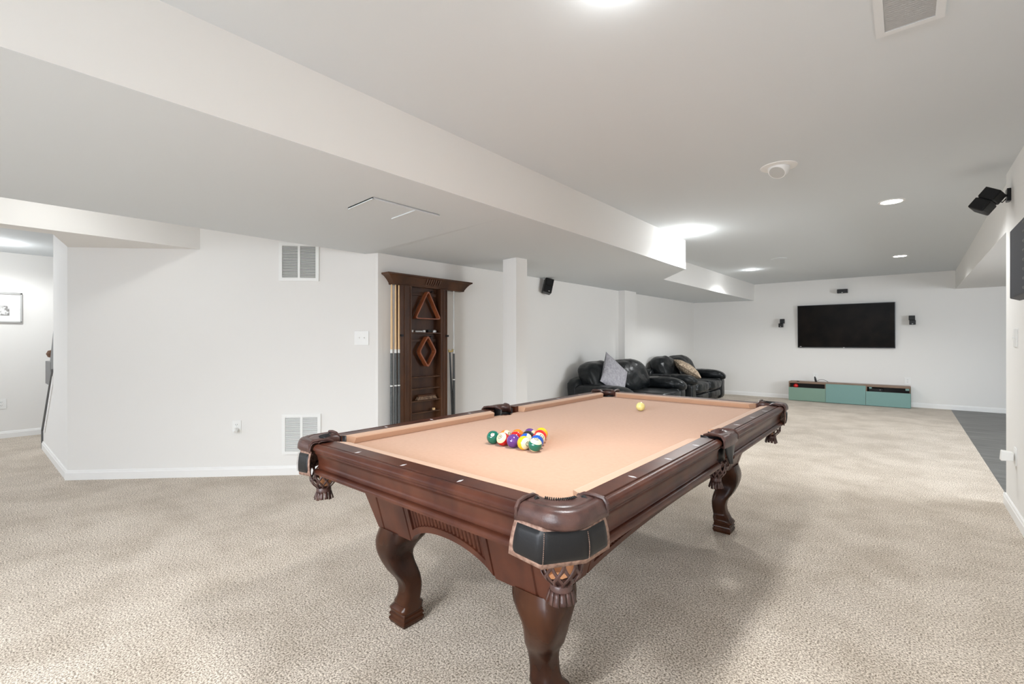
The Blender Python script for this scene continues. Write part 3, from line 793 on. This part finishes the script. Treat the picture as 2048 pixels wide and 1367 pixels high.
rows = [
    [('six', GRN, 0, '6', (-.12, .39), 'solid green 6 ball, leftmost of the front row of the racked balls'),
     ('fifteen', RED, 1, '15', (-.50, .38), 'red striped 15 ball in the front row, beside the green 6 ball'),
     ('four', PUR, 0, '4', (.3, .1, -1), 'solid purple ball in the middle of the front row'),
     ('nine', YEL, 1, '9', (.57, -.15), 'yellow striped 9 ball in the front row beside the purple ball'),
     ('fourteen', GRN, 1, '14', (.22, .86), 'green striped 14 ball, nearest ball of the racked balls')],
    [('thirteen', ORA, 1, '13', (.66, .35), 'orange striped 13 ball just behind the red striped 15 ball'),
     ('three', RED, 0, '3', (.3, .1, -1), 'solid red ball touching the back of the purple front row ball'),
     ('ten', BLU, 1, '10', (.92, .28), 'blue striped ball behind the yellow striped 9 ball'),
     ('two', BLU, 0, '2', (.5, .1, -1), 'solid blue ball directly behind the green striped ball')],
    [('five', ORA, 0, '5', (0, .1, -1), 'solid orange ball in the middle row behind the solid red ball'),
     ('eight', BLK, 0, '8', (-.4, .1, -1), 'solid black 8 ball in the centre of the racked balls'),
     ('eleven', RED, 1, '11', (.52, .42), 'red striped 11 ball behind the solid blue ball, its number facing up right')],
    [('twelve', PUR, 1, '12', (.80, -.25), 'purple striped ball at the back left of the racked balls'),
     ('seven', (.62, .012, .01), 0, '7', (0, .1, -1), 'bright solid red ball just in front of the yellow ball at the far tip')],
    [('one', YEL, 0, '1', (0, .1, -1), 'solid yellow ball at the far tip of the racked balls')]]
for i, row in enumerate(rows):
    for j, (nm, c, st, num, pole, lab) in enumerate(row):
        make_ball(nm, bx0 + (j - (len(row) - 1) / 2) * dp, by0 + i * dp * .866, c, st, num, pole, lab)
make_ball('cue', -1.300, 2.815, (.8, .7, .2), 0, '', None, 'pale yellow cue ball alone at the far end of the cloth', material=M['cue_white'], group=None)

# ------------------------------------------------------------------ cue rack on the left wall
WX = -3.722
def ry(y): return y
CR = thing('cue_rack', 'tall dark wood wall rack for cues with crown moulding behind the table', 'cue rack', (WX, 3.05, .33))
# local: x out of wall, y along wall, z up from .33
zz = lambda z: z - .33
crown = MB()
def crown_ring(x, y0, y1, z): return [(0, y0, z), (x, y0, z), (x, y1, z), (0, y1, z)]
cy0, cy1 = 2.52 - 3.05, 3.60 - 3.05
prof = [(.070, .085, 1.742), (.074, .080, 1.752), (.076, .080, 1.760), (.080, .075, 1.765), (.088, .062, 1.785), (.102, .032, 1.815), (.112, .012, 1.828), (.120, .002, 1.832), (.122, .0, 1.846)]
crown.loft([crown_ring(x, cy0 + iy, cy1 - iy, zz(z)) for x, iy, z in prof])
cr = crown.build('crown', 'rackwood', CR, smooth=20)
fl = MB()
for k in range(7):
    y = .015 + (k - 3) * .028
    fl.tube([(.086, y, zz(1.768)), (.103, y + .004, zz(1.800)), (.113, y + .006, zz(1.824))], .007, 6)
fl.build('fluting', 'rackwood', cr)
pl, pr = 2.673 - 3.05, 3.262 - 3.05     # outer faces of the two posts
MB().box(0, .012, pl + .01, pr - .01, zz(.36), zz(1.75)).build('back_panel', 'rackwood', CR, smooth=0)
for y0, y1 in ((pl, pl + .135), (pr - .085, pr)):
    p = MB().box(.0, .085, y0, y1, zz(.36), zz(1.745)).build('post', 'rackwood', CR, smooth=0, bevel=.003)
    MB().box(.085, .092, y0 + (y1 - y0) * .35, y0 + (y1 - y0) * .50, zz(.40), zz(1.735)).box(.085, .092, y0 + (y1 - y0) * .85, y0 + (y1 - y0) * .98, zz(.40), zz(1.735)).build('beading', 'rackwood', p, smooth=0, bevel=.002)
for z in (1.298, .862, .748, .628, .512):
    MB().box(.010, .088 if z > 1 else .075, pl + .13, pr - .08, zz(z) - .012, zz(z)).build('shelf', 'rackwood', CR, smooth=0, bevel=.002)
for z in (1.69, 1.232):
    MB().box(.010, .028, pl + .13, pr - .10, zz(z) - .028, zz(z)).box(.010, .036, pl + .13, pr - .10, zz(z) - .006, zz(z)).build('cross_moulding', 'rackwood', CR, smooth=0, bevel=.002)
for z, y in ((1.705, .015), (1.255, -.002)):
    MB().tube([(.01, y, zz(z)), (.075, y, zz(z)), (.085, y, zz(z) + .006)], [.006, .006, .008], 10).build('peg', 'black', CR)
MB().box(0, .115, cy0 + .02, cy1 - .02, zz(.33), zz(.375)).build('base_tray', 'rackwood', CR, smooth=0, bevel=.004)
MB().box(.05, .10, pl + .0, pl + .03, zz(1.255), zz(1.275)).box(.05, .10, pr - .02, pr + .01, zz(1.255), zz(1.275)).build('cue_clip', 'black', CR, smooth=0)

def rounded_loop(pts, r, n=5):
    out = []
    m = len(pts)
    for i in range(m):
        p = Vector(pts[i]); a = (Vector(pts[i - 1]) - p).normalized(); b = (Vector(pts[(i + 1) % m]) - p).normalized()
        for k in range(n + 1):
            f = k / n; q = p + a * r * (1 - f) ** 2 + b * r * f ** 2
            out.append(q)
    return out
def hoop(name, label, pts, th, dep, loc):
    """pts in (y,z); frame extruded along x by dep, thickness th"""
    c = sum((Vector(p) for p in pts), Vector((0, 0))) / len(pts)
    o1 = rounded_loop(pts, .035); inn = []
    sc = 1 - th / ((Vector(pts[0]) - c).length * .5)
    i1 = rounded_loop([tuple(c + (Vector(p) - c) * sc) for p in pts], .028)
    mb = MB()
    mb.loft([[(0, p.x, p.y) for p in o1], [(dep, p.x, p.y) for p in o1], [(dep, p.x, p.y) for p in i1], [(0, p.x, p.y) for p in i1], [(0, p.x, p.y) for p in o1]], cap=False)
    o = mb.build(name, 'orangewood', smooth=40, loc=loc)
    return o
o = hoop('ball_triangle', '', [(0, .155), (-.165, -.135), (.165, -.135)], .010, .055, (WX + .026, 3.02, 1.565))
tag(o, 'orange brown wooden triangle ball rack hanging at the top of the cue rack', 'ball rack')
o = hoop('ball_diamond', '', [(0, .165), (-.112, 0), (0, -.165), (.112, 0)], .011, .055, (WX + .026, 3.015, 1.108))
tag(o, 'orange brown wooden diamond ball rack hanging below the small shelf', 'ball rack')
# small things on the upper shelf
def bx(name, label, cat, b, m, bev=.002, **k): return tag(MB().box(*b).build(name, m, smooth=0, bevel=bev), label, cat, **k)
zs = 1.2985
bx('chalk_cube', 'small white chalk cube at the left end of the cue rack shelf', 'chalk', (WX + .04, WX + .062, 2.825, 2.847, zs, zs + .022), 'joint')
tag(MB().tube([(WX + .05, 2.88, zs + .008), (WX + .05, 2.96, zs + .008)], .008, 10).build('tip_tool', 'joint'), 'white stick-shaped tip tool lying on the cue rack shelf', 'tool')
bx('chalk_cube', 'pale chalk cube in the middle of the cue rack shelf beside the white stick', 'chalk', (WX + .04, WX + .062, 2.975, 2.997, zs, zs + .022), 'plate')
bx('tip_clamp', 'small black clamp on the right half of the cue rack shelf', 'tool', (WX + .035, WX + .07, 3.025, 3.07, zs, zs + .028), 'black', .006)
tag(MB().lathe([(.0005, 0), (.02, 0), (.022, .012), (.018, .024), (.0005, .026)], 18).build('chalk_holder', 'frame_silver', loc=(WX + .05, 3.12, zs)), 'round silver chalk holder at the right end of the cue rack shelf', 'chalk holder')
# brush
br = thing('table_brush', 'brown bristle table brush on a lower shelf of the cue rack', 'brush', (WX + .045, 3.02, .629))
MB().box(-.018, .018, -.11, .11, .030, .048).build('handle', 'rackwood', br, smooth=0, bevel=.008)
mb = MB()
for k in range(30):
    y = -.10 + .20 * k / 29; dy = (random.random() - .5) * .006 + (y * .22)
    for x in (-.011, 0, .011):
        mb.tube([(x, y, .031), (x * 1.6, y + dy, .001)], [.0035, .0045], 5)
mb.build('bristles', 'brushwood', br, smooth=0)
bx('chalk_cube', 'tan chalk cube on the lowest cue rack shelf', 'chalk', (WX + .04, WX + .062, 3.10, 3.122, .5125, .5345), 'shaft')

def cue(x, y, label, shaft='shaft', butt='grip', zj=1.16, top=1.738, lean=(0, 0), z0=.3755, group='cues standing in the rack', zg=.79):
    t = thing('pool_cue', label, 'pool cue', (x, y, z0), group=group)
    t.rotation_euler = (lean[0], lean[1], 0)
    L = top - z0; J = zj - z0; G = zg - z0
    MB().lathe([(.0135, 0), (.0145, .01), (.0135, G), (.0005, G)], 14).build('grip', butt, t)
    MB().lathe([(.0138, G), (.0138, G + .012), (.0005, G + .012)], 14).build('ring', 'joint', t)
    MB().lathe([(.0133, G + .012), (.0112, J), (.0005, J)], 14).build('forearm', butt, t)
    MB().lathe([(.0115, J), (.0112, J + .035), (.0005, J + .035)], 14).build('joint_collar', 'joint', t)
    MB().lathe([(.0105, J + .035), (.0072, L - .02), (.0068, L - .004), (.004, L), (.0005, L)], 12).build('shaft', shaft, t)
    return t
c1 = cue(WX + .075, 2.585, 'pale maple cue with speckled grip, leftmost cue in the rack', zj=1.10)
for y, lab in ((2.633, 'middle one of the three maple cues at the left side of the rack'), (2.670, 'maple cue standing closest to the left post of the rack')):
    c = copy_tree(c1); c.location.y = y - .004; c['label'] = lab
c = cue(WX + .075, 3.365, 'dark butted cue with thin pale shaft, rightmost cue in the rack', 'paleshaft', 'grip', zj=1.08, zg=.80)
# bridge stick leaning
t = thing('bridge_stick', 'thin black bridge stick with brass head leaning beside the right post', 'bridge stick', (WX + .085, 3.34, .376), group=None)
t.rotation_euler = (R_(3.2), 0, 0)
MB().lathe([(.012, 0), (.011, .3), (.008, .72), (.0005, .72)], 12).build('shaft', 'butt', t)
MB().box(-.006, .006, -.02, .045, .72, .735).box(-.006, .006, -.02, -.008, .735, .75).box(-.006, .006, .03, .045, .735, .75).build('bridge_head', 'rod', t, smooth=0, bevel=.003)

# ------------------------------------------------------------------ sofas
def puffy(x0, x1, y0, y1, z0, z1, e=4.0, n=14, wr=.008, seed=0, taper=None):
    mb = MB(); c = Vector(((x0 + x1) / 2, (y0 + y1) / 2, (z0 + z1) / 2)); h = Vector(((x1 - x0) / 2, (y1 - y0) / 2, (z1 - z0) / 2))
    def sph(face):
        def fn(u, v):
            a = 2 * u - 1; b = 2 * v - 1
            p = Vector({0: (1, a, b), 1: (-1, a, b), 2: (a, 1, b), 3: (a, -1, b), 4: (a, b, 1), 5: (a, b, -1)}[face])
            p = Vector([math.tan(q * pi / 4) for q in p])
            d = (abs(p.x) ** e + abs(p.y) ** e + abs(p.z) ** e) ** (1 / e)
            p = p / d
            q = Vector((p.x * h.x, p.y * h.y, p.z * h.z))
            s_ = noise.noise(Vector((q.x * 5 + seed, q.y * 5, q.z * 5))) + .6 * noise.noise(Vector((q.x * 14 + seed, q.y * 9, q.z * 14)))
            q += q.normalized() * s_ * wr
            if taper: q = taper(q, h)
            return c + q
        return fn
    for f in range(6): mb.grid(sph(f), n, n)
    return mb
def loveseat(label, loc, L, depth=.92, rz=0):
    t = thing('loveseat', label, 'sofa', loc, rz, group=None)
    hl = L / 2
    puffy(.05, depth - .05, -hl + .06, hl - .06, .03, .30, 9, 10, .003).build('base', 'sofa', t, smooth=60)
    puffy(.0, .20, -hl, hl, .03, .70, 7, 12, .004, 3, lambda q, h: Vector((q.x - .05 * max(0, q.z) / h.z, q.y, q.z))).build('back_frame', 'sofa', t, smooth=60)
    for s in (-1, 1):
        c = s * (hl - .24) / 2
        puffy(.22, depth + .03, c - (hl - .24) / 2 + .005, c + (hl - .24) / 2 - .005, .25, .455, 5, 14, .010, 5 + s).build('seat_cushion', 'sofa', t, smooth=60)
        puffy(.30, depth + .005, c - (hl - .24) / 2 + .005, c + (hl - .24) / 2 - .005, .10, .25, 6, 12, .006, 9 + s).build('front_roll', 'sofa', t, smooth=60)
        puffy(.05, .40, c * 1.10 - (hl - .14) / 2 + .004, c * 1.10 + (hl - .14) / 2 - .004, .40, .885, 3.2, 18, .022, 13 + s * 2,
              lambda q, h: Vector((q.x - .10 * q.z / h.z, q.y, q.z + .03 * (1 - (q.y / h.y) ** 2)))).build('back_cushion', 'sofa', t, smooth=60)
        ya = s * (hl - .13)
        puffy(.06, depth - .01, ya - .12, ya + .12, .03, .47, 9, 12, .003, 1).build('arm_panel', 'sofa', t, smooth=60)
        puffy(.05, depth + .04, ya - .155, ya + .15, .42, .615, 2.8, 20, .018, 21 + s * 3,
              lambda q, h: Vector((q.x, q.y, q.z - .055 * max(0, q.x / h.x - .55) ** 2 * 4))).build('armrest', 'sofa', t, smooth=60)
    return t
la = loveseat('black leather loveseat with a grey pillow, nearer of the two sofas', (-3.64, 6.56, 0), 2.14)
lb = loveseat('black leather loveseat with a tan pillow in the far corner', (-3.78, 9.27, 0), 1.98)

def pillow(name, label, m, size, loc, M3, thick=.085):
    n = 22
    mb = MB()
    for s in (-1, 1):
        def fn(u, v, s=s):
            a = 2 * u - 1; b = 2 * v - 1
            k = (1 - abs(a) ** 2.6) * (1 - abs(b) ** 2.6)
            pin = 1 - .10 * (1 - abs(a) ** 2) * abs(b) ** 3 ; pin2 = 1 - .10 * (1 - abs(b) ** 2) * abs(a) ** 3
            w_ = noise.noise(Vector((a * 2.3, b * 2.3, s * 3.1))) * .012 * k
            return Vector((a * size / 2 * pin2, b * size / 2 * pin, s * (thick * max(k, 0) ** .55 + .003) + w_))
        mb.grid(fn, n, n)
    o = mb.build(name, m, smooth=60)
    o.matrix_world = Matrix.Translation(loc) @ M3.to_4x4()
    return tag(o, label, 'pillow')
def frame3(xa, na):
    na = Vector(na).normalized(); xa = Vector(xa); xa = (xa - na * xa.dot(na)).normalized(); ya = na.cross(xa)
    return Matrix((xa, ya, na)).transposed()
e1, e2 = Vector((.0865, -.3195, -.38)), Vector((.15, .44, -.35))
pillow('throw_pillow', 'grey speckled throw pillow standing on its corner on the nearer loveseat', 'greypillow', .53, (-3.22, 6.10, .70), frame3(e1, e1.cross(e2) * (1 if e1.cross(e2).x > 0 else -1)), thick=.08)
e1, e2 = Vector((.321, .271, -.26)), Vector((.296, -.273, -.12))
pillow('throw_pillow', 'tan patterned throw pillow leaning on the far loveseat', 'tanpillow', .50, (-3.22, 9.02, .675), frame3(e1, e1.cross(e2) * (1 if e1.cross(e2).z > 0 else -1)), thick=.095)
rm = thing('remote_control', 'black remote control on the far armrest of the nearer loveseat', 'remote control', (-3.05, 7.50, .632), R_(8))
MB().box(-.10, .10, -.022, .022, 0, .016).build('body', 'blackplastic', rm, smooth=0, bevel=.004)
mb = MB()
for i in range(8):
    for j in (-1, 0, 1): mb.box(-.08 + i * .02, -.072 + i * .02, j * .012 - .003, j * .012 + .003, .016, .0185)
mb.build('buttons', 'darkgrey', rm, smooth=0)

# ------------------------------------------------------------------ television wall
TV = thing('television', 'large black flat screen television on the far wall', 'television', (-.935, YB - .055, 1.505))
TV.rotation_euler = (R_(2.5), 0, R_(-.6))
MB().box(-.785, .785, -.012, .028, -.432, .432).build('housing', 'bezel', TV, smooth=0, bevel=.004)
MB().box(-.775, .775, -.0135, -.0118, -.415, .423).build('screen', 'screen', TV, smooth=0)
MB().box(-.012, .012, -.0145, -.012, -.428, -.421).build('badge', 'joint', TV, smooth=0)
MB().box(-.745, -.715, -.0142, -.0134, -.411, -.404).build('maker_mark', 'joint', TV, smooth=0)
MB().box(-.3, .3, .028, .05, -.2, .2).build('wall_mount', 'blackplastic', TV, smooth=0)
def sat(label, loc, boxes, name='wall_speaker', rot=(0, 0, 0), dot=None, bracket=None, group=None):
    t = thing(name, label, 'speaker', loc, group=group); t.rotation_euler = rot
    for i, bx_ in enumerate(boxes):
        x0, x1, y0, y1, z0, z1 = bx_
        c = MB().box(*bx_).build('cabinet', 'blackplastic', t, smooth=0, bevel=.006)
        MB().box(x0 + .006, x1 - .006, y0 - .002, y0 + .001, z0 + .006, z1 - .006).build('grille', 'pad', c, smooth=0)
    if dot: MB().box(dot[0] - .009, dot[0] + .009, dot[1] - .004, dot[1] - .001, dot[2] - .004, dot[2] + .004).build('badge', 'joint', t, smooth=0)
    if bracket: MB().tube(bracket, .012, 8).build('bracket', 'blackplastic', t)
    return t
sat('small black horizontal speaker above the television', (-.955, YB - .08, 2.188), [(-.085, .085, -.05, .05, -.038, .038)], dot=(0, -.05, -.028), bracket=[(0, .04, 0), (0, .082, 0)])
sat('small black double cube speaker left of the television', (-2.01, YB - .08, 1.58), [(-.022, .058, -.05, .04, .0, .092), (-.046, .034, -.06, .03, -.082, 0)], dot=(-.006, -.06, -.065), bracket=[(.01, .03, 0), (.01, .082, 0)])
sat('small black double cube speaker right of the television', (.087, YB - .08, 1.59), [(-.05, .04, -.05, .04, .0, .083), (-.042, .048, -.06, .03, -.083, 0)], dot=(.003, -.06, -.068), bracket=[(0, .03, 0), (0, .082, 0)])
sat('small black speaker on the left wall beside the column', (-3.68, 5.10, 1.945), [(-.058, .058, -.06, .05, .0, .098), (-.058, .058, -.06, .05, -.098, 0)], rot=(R_(-8), R_(14), R_(48)), dot=(.02, -.06, -.075), bracket=[(-.02, .04, 0), (-.06, .07, 0)])
# surround speaker near the ceiling on the right wall
t = thing('wall_speaker', 'black double speaker on a bracket high at the right wall corner', 'speaker', (.57, 4.84, 2.255))
MB().box(-.022, 0, -.035, .035, -.045, .045).build('wall_plate', 'blackplastic', t, smooth=0, bevel=.004)
MB().tube([(-.02, 0, 0), (-.05, -.01, .0), (-.06, -.02, -.01), (-.09, -.03, -.02)], .009, 8).tube([(-.02, .0, -.02), (-.04, 0, -.045), (-.075, -.02, -.03)], .004, 6).build('bracket', 'blackplastic', t)
hd = MB().box(-.052, .052, -.055, .045, .002, .082).box(-.052, .052, -.060, .045, -.082, -.002).box(-.045, .045, -.05, .04, -.01, .01).build('cabinet', 'blackplastic', t, smooth=0, bevel=.010, loc=(-.120, -.05, -.035))
hd.rotation_euler = (R_(-18), R_(32), R_(-35))
MB().box(-.047, .047, -.0565, -.054, .008, .078).box(-.047, .047, -.0615, -.059, -.078, -.008).build('grille', 'pad', hd, smooth=0)
# dark grey wall unit at the right edge
t = thing('wall_unit', 'dark grey ribbed plastic unit on the near right wall, cut off by the photo edge', 'wall unit', (.57, 4.10, 1.67))
# local x out of wall = -x world
MB().extr([(-.018, -.205), (-.05, -.215), (-.090, -.200), (-.090, .205), (-.05, .212), (-.018, .205)], lambda a, b, q: (a, q, b), -.95, 0).build('housing', 'darkgrey', t, smooth=30, bevel=.004)
rb = MB()
for k in range(8):
    z = .165 - .048 * k
    rb.extr([(-.089, z), (-.112, z - .004), (-.112, z - .014), (-.089, z - .030)], lambda a, b, q: (a, q, b), -.92, -.56)
rb.build('ribs', 'blackplastic', t, smooth=0)
MB().lathe([(.0005, -.004), (.085, -.003), (.085, .003), (.0005, .004)], 24, T=lambda p: Vector((-.062 + p.x * .28, .002 + p.z, .01 + p.y))).build('side_recess', 'black', t, smooth=0)
MB().box(-.020, 0, -.62, -.1, -.18, .18).build('wall_mount', 'blackplastic', t, smooth=0)

# media console in three units
MC = thing('media_console', 'low sage green media console with grey oak top under the television', 'media console', (-.887, 10.965, 0))
u0 = [-.951, -.318, .312, .952]
MB().box(-.951, .952, 0, .285, .372, .388).build('top_board', 'oak', MC, smooth=0, bevel=.001)
for i in range(3):
    a, b_ = u0[i], u0[i + 1]
    cb = MB().box(a, a + .016, .004, .285, .01, .372).box(b_ - .016, b_, .004, .285, .01, .372).box(a, b_, .004, .285, .01, .026).box(a + .016, b_ - .016, .004, .285, .356, .372).build('carcass', 'oak', MC, smooth=0)
    MB().box(a + .016, b_ - .016, .265, .280, .02, .36).build('back_board', 'slatback', cb, smooth=0)
    if i == 1:
        tag(MB().box(a + .002, b_ - .002, -.014, .003, .008, .370).build('door', 'greenr', MC, smooth=0, bevel=.0015), 'tall flat sage green door')
    else:
        MB().box(a + .002, b_ - .002, -.014, .003, .008, .270).build('drawer_front', 'green' if i == 0 else 'greenr', MC, smooth=0, bevel=.0015)
MB().box(.952, .956, -.014, .285, .005, .372).build('end_panel', 'greenr', MC, smooth=0)
MB().box(.02 + .34, .06 + .34, -.002, .004, .325, .35).box(.88, .93, -.002, .004, .318, .352).build('paper_tab', 'greenr', MC, smooth=0)
tag(MB().lathe([(.0005, -.045), (.025, -.038), (.042, -.015), (.045, 0), (.042, .015), (.025, .038), (.0005, .045)], 24).build('red_ball', 'red', loc=(-1.72, 11.03, .279 + .02)), 'round red toy ball inside the left opening of the media console', 'ball')
bx('storage_bin', 'dark bin standing in the left opening under the red ball', 'bin', (-1.80, -1.62, 10.99, 11.20, .0265, .2535), 'slatback')
t = bx('set_top_box', 'black box device inside the right opening of the media console', 'media device', (-.53, -.33, 11.02, 11.20, .0265, .33), 'blackplastic')
MB().box(-.37, -.362, 11.017, 11.021, .30, .307).build('indicator', 'joint', t, smooth=0)
bx('small_sensor', 'tiny black sensor on the left end of the media console top', 'sensor', (-1.70, -1.655, 11.0, 11.03, .3885, .402), 'blackplastic')
rt = thing('antenna_adapter', 'small black upright adapter with a curled cable on the console top', 'adapter', (-1.385, 11.13, .3885))
MB().loft([[(-.02, -.015, 0), (.02, -.015, 0), (.02, .015, 0), (-.02, .015, 0)], [(-.028, -.012, .06), (.004, -.012, .06), (.004, .012, .06), (-.028, .012, .06)], [(-.032, -.008, .105), (-.012, -.008, .105), (-.012, .008, .105), (-.032, .008, .105)]]).build('body', 'blackplastic', rt, bevel=.004)
MB().tube([(.01, 0, .012), (.06, .0, .045), (.12, .0, .05), (.17, .01, .03), (.20, .02, .006)], .004, 6).build('cable', 'blackplastic', rt)

# ------------------------------------------------------------------ side room at left
pf = thing('framed_picture', 'silver framed faded city print on the side room wall', 'picture', (-8.6, .18, 1.63))
MB().box(0, .025, -.34, .33, -.185, -.168).box(0, .025, -.34, .33, .168, .185).box(0, .025, -.34, -.323, -.185, .185).box(0, .025, .313, .33, -.185, .185).build('frame', 'frame_silver', pf, smooth=0, bevel=.002)
MB().box(.004, .010, -.33, .32, -.175, .175).build('mat_board', 'plate', pf, smooth=0)
MB().box(.009, .0115, -.25, .22, -.10, .02).build('print', 'paper', pf, smooth=0)
MB().box(.009, .0113, -.25, .22, .02, .06).build('print_sky', 'trim', pf, smooth=0)
# stair rail seen past the wall end
sr = thing('stair_railing', 'dark grey stair handrail and newel box glimpsed beyond the wall end', 'stair railing', (-7.2, .635, 0))
MB().box(-.20, .25, -.015, .02, .735, .99).build('newel_box', 'stairgrey', sr, smooth=0, bevel=.004)
MB().lathe([(.0005, -.045), (.03, -.035), (.045, 0), (.03, .035), (.0005, .045)], 20, c=(-.045, 0.02, 1.07)).build('round_cap', 'railbrown', sr)
MB().extr([(.10, .90), (.635, 1.53), (.635, 1.02), (.56, 1.02), (.56, .86), (.46, .86), (.46, .74), (.25, .74)], lambda a, b, q: (a, q, b), -.012, .018).build('handrail', 'stairgrey', sr, smooth=0)
MB().extr([(.10, .735), (.24, .735), (-.20, .18), (-.235, .20)], lambda a, b, q: (a, q, b), -.01, .015).build('lower_post', 'stairgrey', sr, smooth=0)
bpy.context.view_layer.update()
